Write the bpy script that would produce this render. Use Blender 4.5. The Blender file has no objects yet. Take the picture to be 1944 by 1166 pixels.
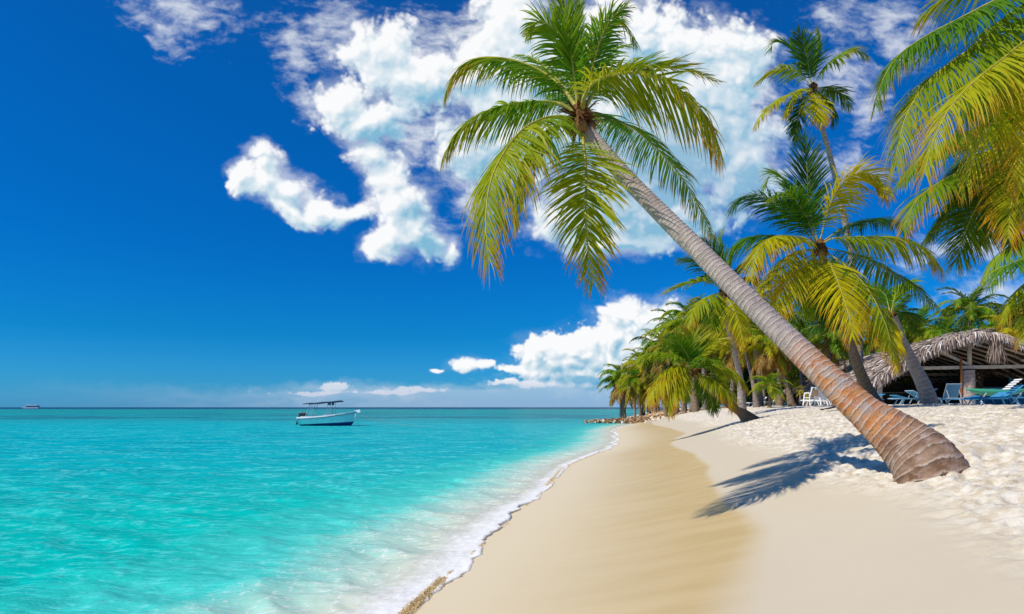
import bpy, math, random
import numpy as np
from mathutils import Vector, Matrix

sc = bpy.context.scene
COL = sc.collection
R = math.radians
FPX = 1296.0            # focal length in photo pixels (24 mm on a 36 mm sensor, 1944 px wide)
CAM_H = 1.7

# ------------------------------------------------------------------ camera
cam_data = bpy.data.cameras.new("camera"); cam = bpy.data.objects.new("camera", cam_data)
COL.objects.link(cam); sc.camera = cam
cam_data.lens = 24; cam_data.sensor_width = 36
cam_data.shift_y = (773 - 583) / 1944
cam_data.clip_start = 0.05; cam_data.clip_end = 20000
cam.location = (0, 0, CAM_H); cam.rotation_euler = (R(90), 0, 0)

# ------------------------------------------------------------------ sun, exposure
SUN_TO = Vector((-0.92, -0.42, 1.0)).normalized()          # from the ground to the sun
sd = bpy.data.lights.new("sun", 'SUN'); sun = bpy.data.objects.new("sun", sd); COL.objects.link(sun)
sd.energy = 4.6; sd.angle = R(0.5); sd.color = (1.0, 0.93, 0.82)
sun.rotation_euler = (-SUN_TO).to_track_quat('-Z', 'Y').to_euler()
sc.view_settings.view_transform = 'Standard'; sc.view_settings.look = 'None'
sc.view_settings.exposure = 0.0; sc.view_settings.gamma = 1.0
sc.render.engine = 'CYCLES'
sc.cycles.max_bounces = 8; sc.cycles.transparent_max_bounces = 16
sc.cycles.sample_clamp_indirect = 4.0

# ------------------------------------------------------------------ node helpers
class NT:
    def __init__(s, tree): s.t = tree; s.n = tree.nodes; s.l = tree.links
    def new(s, kind, **kw):
        n = s.n.new(kind)
        for k, v in kw.items(): setattr(n, k, v)
        return n
    def put(s, sock, v):
        if v is None: return
        if isinstance(v, bpy.types.NodeSocket): s.l.new(v, sock)
        else: sock.default_value = v
    def math(s, op, a, b=None, c=None, clamp=False):
        n = s.new('ShaderNodeMath', operation=op, use_clamp=clamp)
        for i, v in enumerate((a, b, c)): s.put(n.inputs[i], v)
        return n.outputs[0]
    def vmath(s, op, a, b=None, scale=None):
        n = s.new('ShaderNodeVectorMath', operation=op)
        s.put(n.inputs[0], a); s.put(n.inputs[1], b)
        if scale is not None: s.put(n.inputs['Scale'], scale)
        return n.outputs['Value'] if op in ('LENGTH', 'DOT_PRODUCT', 'DISTANCE') else n.outputs[0]
    def ss(s, x, a, b, lo=0.0, hi=1.0):
        n = s.new('ShaderNodeMapRange', interpolation_type='SMOOTHSTEP')
        s.put(n.inputs[0], x); s.put(n.inputs[1], a); s.put(n.inputs[2], b); s.put(n.inputs[3], lo); s.put(n.inputs[4], hi)
        return n.outputs[0]
    def noise(s, vec, scale, detail=4, rough=0.5, color=False, dist=0.0):
        n = s.new('ShaderNodeTexNoise'); s.put(n.inputs['Vector'], vec)
        n.inputs['Scale'].default_value = scale; n.inputs['Detail'].default_value = detail
        n.inputs['Roughness'].default_value = rough; n.inputs['Distortion'].default_value = dist
        return n.outputs['Color' if color else 'Fac']
    def mix(s, f, a, b, mode='MIX'):
        n = s.new('ShaderNodeMix', data_type='RGBA', blend_type=mode)
        s.put(n.inputs[0], f)
        for i, v in ((6, a), (7, b)):
            if isinstance(v, (tuple, list)): v = (*v[:3], 1.0)
            s.put(n.inputs[i], v)
        return n.outputs[2]
    def xyz(s, v):
        n = s.new('ShaderNodeSeparateXYZ'); s.put(n.inputs[0], v); return n.outputs
    def comb(s, x, y, z=0.0):
        n = s.new('ShaderNodeCombineXYZ')
        for i, v in enumerate((x, y, z)): s.put(n.inputs[i], v)
        return n.outputs[0]
    def mapping(s, v, loc=(0,0,0), rot=(0,0,0), scale=(1,1,1), kind='POINT'):
        n = s.new('ShaderNodeMapping', vector_type=kind); s.put(n.inputs[0], v)
        n.inputs[1].default_value = loc; n.inputs[2].default_value = rot; n.inputs[3].default_value = scale
        return n.outputs[0]
    def attr(s, name):
        n = s.new('ShaderNodeAttribute'); n.attribute_name = name; return n.outputs
    def obj(s): return s.new('ShaderNodeTexCoord').outputs['Object']
    def ramp(s, f, stops):
        n = s.new('ShaderNodeValToRGB'); s.put(n.inputs[0], f); e = n.color_ramp.elements
        e[0].position, e[0].color = stops[0][0], (*stops[0][1], 1)
        e[1].position, e[1].color = stops[-1][0], (*stops[-1][1], 1)
        for p, c in stops[1:-1]:
            x = e.new(p); x.color = (*c, 1)
        return n.outputs[0]

def material(name):
    m = bpy.data.materials.new(name); m.use_nodes = True
    m.node_tree.nodes.clear(); nt = NT(m.node_tree)
    out = nt.new('ShaderNodeOutputMaterial')
    return m, nt, out
def principled(nt, out, color, rough=0.6, spec=0.3, bump=None, bump_s=0.3, bump_d=0.01, metal=0.0):
    p = nt.new('ShaderNodeBsdfPrincipled')
    if isinstance(color, (tuple, list)): color = (*color[:3], 1.0)
    nt.put(p.inputs['Base Color'], color); nt.put(p.inputs['Roughness'], rough)
    p.inputs['Specular IOR Level'].default_value = spec; p.inputs['Metallic'].default_value = metal
    if bump is not None:
        b = nt.new('ShaderNodeBump'); b.inputs['Strength'].default_value = bump_s; b.inputs['Distance'].default_value = bump_d
        nt.put(b.inputs['Height'], bump); nt.l.new(b.outputs[0], p.inputs['Normal'])
    if out is not None: nt.l.new(p.outputs[0], out.inputs[0])
    return p

# ------------------------------------------------------------------ world: sky and clouds
world = bpy.data.worlds.new("World"); sc.world = world; world.use_nodes = True
world.node_tree.nodes.clear(); w = NT(world.node_tree)

w_tc = w.new('ShaderNodeTexCoord').outputs['Generated']
wX, wY, wZ = w.xyz(w_tc)
sky = w.new('ShaderNodeTexSky', sky_type='NISHITA')
sky.sun_disc = False
sky.sun_elevation = math.asin(SUN_TO.z); sky.sun_rotation = math.atan2(SUN_TO.x, SUN_TO.y)
sky.altitude = 0; sky.air_density = 1.0; sky.dust_density = 0.3; sky.ozone_density = 3.0
vz = w.math('MAXIMUM', wZ, 0.0)
tint = w.ramp(vz, [(0.0, (0.10, 0.56, 1.4)), (0.03, (0.08, 0.55, 1.2)), (0.10, (0.016, 0.47, 1.0)), (0.22, (0.006, 0.46, 1.06)), (0.42, (0.008, 0.52, 1.15)), (0.8, (0.10, 0.52, 1.15))])
skyc = w.mix(1.0, sky.outputs[0], tint, 'MULTIPLY')
bg = w.new('ShaderNodeBackground'); w.put(bg.inputs[0], w.mix(w.ss(wZ, -0.02, 0.0), (0.6, 2.2, 3.0), skyc)); bg.inputs[1].default_value = 0.1
wo = w.new('ShaderNodeOutputWorld'); w.l.new(bg.outputs[0], wo.inputs[0])
world.cycles.sampling_method = 'MANUAL'; world.cycles.sample_map_resolution = 512

# ------------------------------------------------------------------ mesh helpers
def tag(o, label=None, cat=None, group=None, kind=None):
    if label: o['label'] = label
    if cat: o['category'] = cat
    if group: o['group'] = group
    if kind: o['kind'] = kind
    return o
def empty(name, loc, label=None, cat=None, group=None, rz=0.0, scale=1.0):
    o = bpy.data.objects.new(name, None); COL.objects.link(o)
    o.location = loc; o.rotation_euler = (0, 0, rz); o.scale = (scale,) * 3; o.empty_display_size = 0.2
    return tag(o, label, cat, group)
def link(name, me, mat=None, parent=None, smooth=False):
    if mat is not None and not me.materials: me.materials.append(mat)
    if smooth: me.shade_smooth()
    o = bpy.data.objects.new(name, me); COL.objects.link(o)
    if parent is not None: o.parent = parent
    return o
def np_mesh(name, verts, quads, cols=None, uvs=None):
    """verts (n,3); quads (m,4) (a repeated last index makes a triangle); cols (n,4) per vertex"""
    me = bpy.data.meshes.new(name); verts = np.asarray(verts, np.float32); quads = np.asarray(quads, np.int32)
    me.vertices.add(len(verts)); me.vertices.foreach_set('co', verts.ravel())
    me.loops.add(quads.size); me.loops.foreach_set('vertex_index', quads.ravel())
    me.polygons.add(len(quads)); k = quads.shape[1]
    me.polygons.foreach_set('loop_start', np.arange(0, quads.size, k, dtype=np.int32))
    me.update(calc_edges=True)
    if cols is not None:
        a = me.color_attributes.new('tone', 'FLOAT_COLOR', 'POINT'); a.data.foreach_set('color', np.asarray(cols, np.float32).ravel())
    if uvs is not None:
        u = me.uv_layers.new(name='UVMap'); u.data.foreach_set('uv', np.asarray(uvs, np.float32)[quads.ravel()].ravel())
    return me
def grid_quads(nr, nc, wrap=False):
    i = np.arange(nr - 1)[:, None]; j = np.arange(nc if wrap else nc - 1)[None, :]; j2 = (j + 1) % nc
    return np.stack([i*nc+j, i*nc+j2, (i+1)*nc+j2, (i+1)*nc+j], -1).reshape(-1, 4)

class MB:
    """collects boxes, bars, tubes into one mesh"""
    def __init__(s): s.v = []; s.f = []
    def add(s, vs, fs):
        b = len(s.v); s.v += [tuple(v) for v in vs]; s.f += [tuple(b + i for i in f) for f in fs]; return s
    def box(s, c, size, rz=0.0, M=None):
        hx, hy, hz = (d / 2 for d in size); cz, sz_ = math.cos(rz), math.sin(rz); vs = []
        for x in (-hx, hx):
            for y in (-hy, hy):
                for z in (-hz, hz):
                    p = Vector((x, y, z)); p = M @ p if M else Vector((x*cz - y*sz_, x*sz_ + y*cz, z)); vs.append(p + Vector(c))
        return s.add(vs, [(0,1,3,2),(4,6,7,5),(0,4,5,1),(2,3,7,6),(0,2,6,4),(1,5,7,3)])
    def bar(s, a, b, w_, h_=None, n=None):
        """a box or (n sided) round bar from a to b"""
        a = Vector(a); b = Vector(b); d = (b - a); q = d.to_track_quat('Z', 'X' if n is None else 'Y'); h_ = h_ or w_
        if n is None: ring = [(-w_/2, -h_/2), (w_/2, -h_/2), (w_/2, h_/2), (-w_/2, h_/2)]
        else: ring = [(w_/2*math.cos(2*math.pi*k/n), w_/2*math.sin(2*math.pi*k/n)) for k in range(n)]
        m = len(ring); vs = [a + q @ Vector((x, y, 0)) for x, y in ring] + [b + q @ Vector((x, y, 0)) for x, y in ring]
        return s.add(vs, [(k, (k+1) % m, m + (k+1) % m, m + k) for k in range(m)] + [tuple(range(m))[::-1], tuple(range(m, 2*m))])
    def mesh(s, name):
        me = bpy.data.meshes.new(name); me.from_pydata(s.v, [], s.f); me.update(); return me
    def build(s, name, mat, parent=None, smooth=False): return link(name, s.mesh(name), mat, parent, smooth)

# value noise for shapes
_rs = np.random.RandomState(7); _T = _rs.rand(256, 256).astype(np.float64)
def vn(x, y):
    x = np.asarray(x, float); y = np.asarray(y, float)
    xi = np.floor(x).astype(int); yi = np.floor(y).astype(int); fx = x - xi; fy = y - yi
    fx = fx*fx*(3-2*fx); fy = fy*fy*(3-2*fy); xi &= 255; yi &= 255; x1 = (xi+1) & 255; y1 = (yi+1) & 255
    return (_T[xi, yi]*(1-fx) + _T[x1, yi]*fx)*(1-fy) + (_T[xi, y1]*(1-fx) + _T[x1, y1]*fx)*fy
def fbm(x, y, o=4, g=0.5):
    a = 1.0; t = 0.0; n = 0.0
    for k in range(o): t = t + a*vn(x*2**k + 17.3*k, y*2**k + 5.1*k); n += a; a *= g
    return t/n
def dents(x, y, cell, seed):
    """scattered round hollows: 1 in the middle of one, 0 outside"""
    x = np.asarray(x)/cell; y = np.asarray(y)/cell; xi = np.floor(x).astype(int); yi = np.floor(y).astype(int); best = np.full(np.shape(x), 9.0)
    for dx in (-1, 0, 1):
        for dy in (-1, 0, 1):
            cx = xi+dx; cy = yi+dy
            rx = _T[(cx+seed) & 255, cy & 255]; ry = _T[(cx+seed*3) & 255, (cy+77) & 255]; rr = 0.28 + 0.35*_T[(cx+9) & 255, (cy+seed) & 255]
            d = np.hypot(cx+rx-x, (cy+ry-y))/rr; best = np.minimum(best, d)
    return best
def sst(x, a, b):
    t = np.clip((np.asarray(x, float)-a)/(b-a), 0, 1); return t*t*(3-2*t)

# ------------------------------------------------------------------ clouds: a far dome, 9 km out
SOLID = [  # heaped clouds: centre and radii (degrees of sky, measured off the photograph), rotation
 (730,105,95,62,0),(790,150,90,70,0),(690,95,40,40,0),(645,200,68,45,0),(700,235,90,40,0),(980,45,95,90,0),(900,150,80,70,0),
 (1010,150,150,110,0),(1180,90,130,110,0),(1270,110,90,90,0),(1400,90,85,60,-20),(1350,170,110,80,0),
 (1180,220,170,110,0),(1290,270,150,100,0),(1000,260,130,70,0),(900,300,80,70,0),(1150,380,150,80,0),(1060,420,70,40,0),
 (1250,410,130,62,0),(1180,465,110,30,0),(1400,300,90,90,0),
 (496,287,38,23,0),(500,315,34,34,0),(452,338,22,34,15),(500,345,42,34,0),(548,358,55,36,-20),(600,395,52,27,-25),(655,408,70,20,0),(560,400,60,24,-30),
 (703,305,44,30,-20),(735,350,44,56,-15),(765,395,56,56,-20),(740,462,50,34,0),(800,450,62,44,-25),(855,472,16,22,0),
 (1190,600,66,34,0),(1250,605,70,40,0),(1160,640,90,40,0),(1250,650,110,60,0),(1025,662,56,27,0),(1090,665,90,42,0),(1080,690,110,30,0),(1180,690,130,50,0),(1100,712,130,22,0),
 (886,690,34,17,0),(915,693,20,9,0),(970,703,30,11,0),(833,702,16,5,0),
 (637,734,36,10,0),(590,746,80,6,0),(965,728,40,8,0),(1020,733,60,10,0),(1120,733,60,12,0),(800,738,60,7,0),(740,746,70,5,0)]
THIN = [(330,10,150,60,-15),(300,50,110,40,-20),(560,100,50,120,10),(620,60,70,80,0),(860,60,110,60,0),(800,260,130,60,20),(880,380,60,60,0),
 (1600,30,90,60,0),(1690,40,70,60,0),(1600,150,90,70,0),(1640,200,60,60,0),(1720,90,60,60,0),(1400,200,130,150,0),
 (1100,745,300,34,0),(720,752,300,16,0),(1160,700,130,60,0),(1850,470,260,40,12),(1900,550,200,40,12),(1600,320,120,60,0)]


def cloud_dome():
    px = np.concatenate([np.linspace(-1400, -70, 50), np.arange(-60, 2010, 1.7), np.linspace(2020, 3300, 50)])
    py = np.concatenate([np.linspace(-1100, -70, 60), np.arange(-60, 778, 1.7)])
    PX, PY = np.meshgrid(px, py); n1 = lambda sx, sy, o, g=.55, ox=0: fbm(PX/sx+ox, PY/sy+ox*.7, o, g) - .5
    wx = n1(95, 95, 4)*110 + n1(30, 30, 4, .6, 9)*34; wy = n1(95, 95, 4, .55, 31)*80 + n1(30, 30, 4, .6, 47)*30
    def field(blobs, X, Y, k):
        acc = None
        for (bx, by, rx, ry, rot) in blobs:
            c, s_ = math.cos(R(rot)), math.sin(R(rot)); dx = X-bx; dy = Y-by          # rot turns anticlockwise in the sky
            u = (dx*c - dy*s_)/rx; v = (dx*s_ + dy*c)/ry
            d = np.hypot(u, v)
            if acc is None: acc = d
            else:
                h = np.clip(k-np.abs(acc-d), 0, None)/k; acc = np.minimum(acc, d) - h*h*k*.25
        return 1 - acc
    sz = np.clip(1-(PY-480)/260, .35, 1)                                            # smaller billows towards the horizon
    lo = sst(PY, 520, 620)
    b = field(SOLID, PX+wx*.50*sz, PY+wy*.50*sz, .5)
    worl = 1-np.minimum(1, dents(PX+wx*.6, PY+wy*.6, 46, 5)/1.7); worl2 = 1-np.minimum(1, dents(PX+wx*.5, PY+wy*.5, 19, 25)/1.7); worl3 = 1-np.minimum(1, dents(PX+wx*.3, PY+wy*.3, 8, 45)/1.7)
    bill = worl*.55 + worl2*.32 + worl3*.17 - .42
    fine = n1(26, 26, 6, .66, 3) + sst(PY, 690, 725)*n1(13, 7, 5, .7, 13)*1.3
    worl0 = 1-np.minimum(1, dents(PX+wx*.6, PY+wy*.6, 95, 65)/1.7)
    Hs = b*1.15 + (worl0*.55*(1-lo)+worl*.50+worl2*(.20+.25*lo)-.45)*.95
    D = b*1.25 + bill*.9 + worl0*.30*(1-lo)-.12*(1-lo) + fine*.72 + .04
    D = D - .10*lo - .12*sst(PY, 715, 735)
    D = np.clip(D, -1, 1.7)
    a = sst(D, .0, .62-.24*lo+.4*n1(60, 60, 2))*(1-.35*sst(PY, 715, 735))*(1-.30*np.exp(-(((PX-1290)/210)**2+((PY-320)/120)**2)))
    # light from the upper left: dim what has cloud between it and the sun
    H = np.clip(Hs+.12*fine, -.2, 1.6); lit = np.zeros_like(H); ref = H
    def shift(A, du, dv):
        xs = np.clip(np.interp(px-du, px, np.arange(len(px))), 0, len(px)-1); ys = np.clip(np.interp(py-dv, py, np.arange(len(py))), 0, len(py)-1)
        return A[np.round(ys).astype(int)][:, np.round(xs).astype(int)]
    for k, wgt in ((6, .60), (14, .60), (32, .42)):
        lit += wgt*(H - shift(H, k*.62, k*.85))
    thick = sst(b, .35, 1.05)
    bigs = 1.1*np.exp(-(((PX-1260)/270)**2 + ((PY-320)/150)**2)) + .55*np.exp(-(((PX-820)/110)**2 + ((PY-260)/70)**2)) + .7*np.exp(-(((PX-820)/50)**2 + ((PY-450)/40)**2)) + .75*np.exp(-(((PX-1150)/170)**2 + ((PY-712)/34)**2))
    L = .80 + lit*.95 - .24*thick*(1-bigs) - .95*bigs*(.8+.9*n1(90, 60, 4)) + .34*n1(110, 80, 3, .5, 71) + .06*fine
    L = np.clip(L, 0, 1)
    # veils and wisps
    bt = field(THIN, PX+wx*.8, PY+wy*.8, .35)
    st = fbm((PX+wx*.4)/34+PY/90, (PY+wy*.4)/13-PX/110, 6, .62)-.5
    av = sst(bt*1.1 + st*1.7 + fine*.8, 0.0, 1.6)*.70
    av = av*np.where(PY > 640, .8, 1)
    pale = sst(PY, 700, 772)
    band = .85*sst(PY+34*(fbm(PX/70, PY/60, 4)-.5)+12*(fbm(PX/14, PY/9, 3)-.5), 722, 748)*np.exp(-((PX-960)/520)**2)*(.45+1.0*fbm(PX/60, PY/8, 4, .6))
    av = 1-(1-av)*(1-.55*sst(b+.9*n1(38, 30, 5, .62, 91)+.5*st, -.35, .75)*(1-.8*lo))
    tot = 1-(1-a)*(1-np.clip(av, 0, .8))*(1-np.clip(band, 0, .6))
    border = sst(PX, -1400, -1000)*(1-sst(PX, 2900, 3300))*sst(PY, -1100, -700)
    wgt_a = a/np.maximum(tot, 1e-4)
    lum = wgt_a*L + (1-wgt_a)*np.where(PY > 700, .38, .90)
    x = (PX-972)/FPX; z = (773-PY)/FPX; n = np.sqrt(x*x+z*z+1); r = 9000
    me = np_mesh('sky', np.stack([x/n*r, 1/n*r, z/n*r + CAM_H], -1).reshape(-1, 3), grid_quads(len(py), len(px)), np.stack([tot*border, lum, pale*np.ones_like(lum), lum*0+1], -1).reshape(-1, 4))
    m, nt, out = material('cloud')
    c = nt.xyz(nt.attr('tone')['Color'])
    shade_c = nt.mix(c[2], (.22, .49, .68), (.24, .46, .68)); lit_c = nt.mix(c[2], (.96, .97, .98), (.66, .66, .80))
    em = nt.new('ShaderNodeEmission'); nt.put(em.inputs[0], nt.mix(c[1], shade_c, lit_c))
    tr = nt.new('ShaderNodeBsdfTransparent'); ms = nt.new('ShaderNodeMixShader'); nt.put(ms.inputs[0], c[0])
    nt.l.new(tr.outputs[0], ms.inputs[1]); nt.l.new(em.outputs[0], ms.inputs[2]); nt.l.new(ms.outputs[0], out.inputs[0])
    m.cycles.emission_sampling = 'NONE'
    tag(link('sky', me, m, None, True), 'white heaped clouds and thin veils in a deep blue sky', kind='structure')
cloud_dome()

# ------------------------------------------------------------------ terrain shape
_SY = [-200, -50, 0, 3, 5.6, 6.95, 9.7, 14.5, 20.6, 28.6, 38, 46.9, 58, 70, 78, 86, 96, 112, 200, 1000, 6000]
_SX = [-45, -12.5, -2.1, -1.4, -.87, -.6, -.09, .76, 1.75, 4.15, 5.9, 6.95, 9.2, 12.6, 15.5, 15.2, 14.2, 19, 70, 480, 3200]
_fy = np.linspace(-200, 6000, 31001); _fx = np.interp(_fy, _SY, _SX)
_k = np.ones(7)/7
for _ in range(3): _fx = np.convolve(np.pad(_fx, 3, 'edge'), _k, 'valid')
def shore(y): return np.interp(y, _fy, _fx) + 0.10*(vn(np.asarray(y)*0.7, 3.3)-.5)
_PS = [-4000, -200, -60, -30, -10, -3, -1, 0, 1, 2, 3, 4, 5, 6, 8, 10, 14, 30, 9000]
_PZ = [-20, -9, -5, -3.2, -1.35, -.46, -.165, 0, .16, .33, .53, .79, 1.06, 1.29, 1.60, 1.72, 1.755, 1.76, 1.80]
_ps = np.concatenate([np.linspace(-60, 60, 6001)]); _pz = np.interp(_ps, _PS, _PZ)
_pz = np.convolve(np.pad(_pz, 20, 'edge'), np.ones(41)/41, 'valid')
def profile(s):
    s = np.asarray(s, float); return np.where(np.abs(s) < 58, np.interp(s, _ps, _pz), np.interp(s, _PS, _PZ))
def rough_mask(x, y, s):
    return sst(s + 1.1*(fbm(x*.5, y*.5, 3)-.5), 4.0, 4.9)
def ground(x, y, detail=True):
    x = np.asarray(x, float); y = np.asarray(y, float); s = x - shore(y); z = profile(s)
    r = rough_mask(x, y, s)
    z = z + 0.03*(fbm(x*.4, y*.4, 2)-.5)*sst(s, .5, 2)
    z = z + .14*(fbm(x*.35+9, y*.25+4, 2)-.5)*sst(s, 4.2, 7)
    z = z + 0.05*np.exp(-((x-4.25)**2+(y-7.0)**2)/.5) + 0.16*np.exp(-((x-4.70)**2+(y-7.12)**2)/.12)
    if detail:
        near = np.clip(26/np.maximum(y, 1), 0, 1)
        d1 = dents(x+.25*(fbm(x*2, y*2, 2)-.5), y, .33, 11); d2 = dents(x+.3, y+.2*(fbm(x*3, y*3, 2)-.5), .15, 31)
        h = -.045*(1-sst(d1, .3, 1.0)) + .020*np.exp(-((d1-1.15)/.2)**2) - .030*(1-sst(d2, .2, 1.0)) + .068*(fbm(x*2.6, y*2.6, 6, .66)-.5)
        z = z + r*near*h
    return z
def gz(x, y): return float(ground(x, y, False))
def W(px, py, d): return Vector(((px-972)/FPX*d, d, CAM_H - (py-773)/FPX*d))
def hit(px, py):
    """where the line of sight through a photo pixel meets the ground"""
    t = np.geomspace(1.5, 400, 6000); x = (px-972)/FPX*t; z = CAM_H - (py-773)/FPX*t
    below = np.nonzero(z <= ground(x, t, False))[0]; k = below[0] if len(below) else len(t)-1
    return Vector((x[k], t[k], float(ground(x[k], t[k], False))))
_wet_px = [(1385,1166),(1432,1060),(1446,1010),(1420,975),(1380,950),(1358,925),(1352,905),(1345,885),(1320,862),(1275,842),(1282,832),(1302,822),(1268,812),(1238,803),(1218,798)]
_wy = []; _ws = []
for p_ in _wet_px:
    h_ = hit(*p_); _wy.append(h_.y); _ws.append(h_.x - float(shore(h_.y)))
_o = np.argsort(_wy); _wy = np.array(_wy)[_o]; _ws = np.array(_ws)[_o]

def build_beach():
    rows = np.concatenate([[-150, -60, -20, -5, 0], np.geomspace(1.1, 60, 950), np.geomspace(60.6, 6000, 110)])
    cols = np.concatenate([-np.geomspace(5000, 6.3, 24), np.arange(-6, -1, .25), np.arange(-1, 3.4, .05), np.arange(3.4, 10.5, .025), np.arange(10.5, 30, .2), np.geomspace(30.3, 6000, 40)])
    Yg = rows[:, None] + 0*cols[None, :]; S = cols[None, :] + 0*rows[:, None]
    Xg = shore(Yg) + S; Zg = ground(Xg, Yg)
    wl = np.interp(Yg, _wy, _ws) + 0.10*(fbm(Xg*1.2, Yg*1.2, 3)-.5)
    soft = np.interp(Yg, [3, 6, 9, 30], [.60, .24, .10, .08])
    wet = 1 - sst(S - wl, -soft, soft*.6)
    cols_ = np.stack([wet, rough_mask(Xg, Yg, S), np.clip(S/10, 0, 1), np.ones_like(S)], -1).reshape(-1, 4)
    me = np_mesh('beach', np.stack([Xg, Yg, Zg], -1).reshape(-1, 3), grid_quads(len(rows), len(cols)), cols_)
    m, nt, out = material('coral sand')
    a = nt.xyz(nt.attr('tone')['Color']); wetv, rgh, inl = a[0], a[1], a[2]; P = nt.obj()
    big = nt.noise(P, .55, 4, .55); fine = nt.noise(P, 150, 3, .7); mid = nt.noise(P, 9, 5, .6)
    strk = nt.noise(nt.mapping(P, scale=(.35, 1.6, 1)), 2.2, 4, .5)
    dry = nt.mix(big, (.575, .495, .355), (.635, .555, .405))
    loose = nt.mix(nt.ss(mid, .35, .62), (.62, .52, .37), (.84, .79, .68))
    dry = nt.mix(nt.math('MULTIPLY', rgh, .85), dry, loose)
    wetc = nt.mix(nt.ss(strk, .25, .75), (.53, .38, .155), (.60, .45, .215))
    wetc = nt.mix(nt.ss(inl, .02, .26), (.74, .62, .40), wetc)
    c = nt.mix(wetv, dry, wetc)
    c = nt.mix(nt.math('MULTIPLY', nt.ss(fine, .35, .75), .35), c, nt.mix(.5, c, (.35, .25, .16)))
    speck = nt.ss(nt.noise(P, 48, 3, .65), .66, .74)
    c = nt.mix(nt.math('MULTIPLY', nt.math('MULTIPLY', speck, rgh), .6), c, (.28, .18, .10))
    hgt = nt.math('ADD', nt.math('MULTIPLY', fine, .12), nt.math('MULTIPLY', nt.math('MULTIPLY', nt.noise(P, 17, 7, .72), rgh), 2.6))
    p = principled(nt, out, c, nt.math('SUBTRACT', .95, nt.math('MULTIPLY', wetv, .45)), .25, hgt, .55, .03)
    o = link('beach', me, m, None, True); tag(o, 'pale sand beach, golden where wet along the water, loose and trodden higher up', kind='structure')
build_beach()

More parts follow.
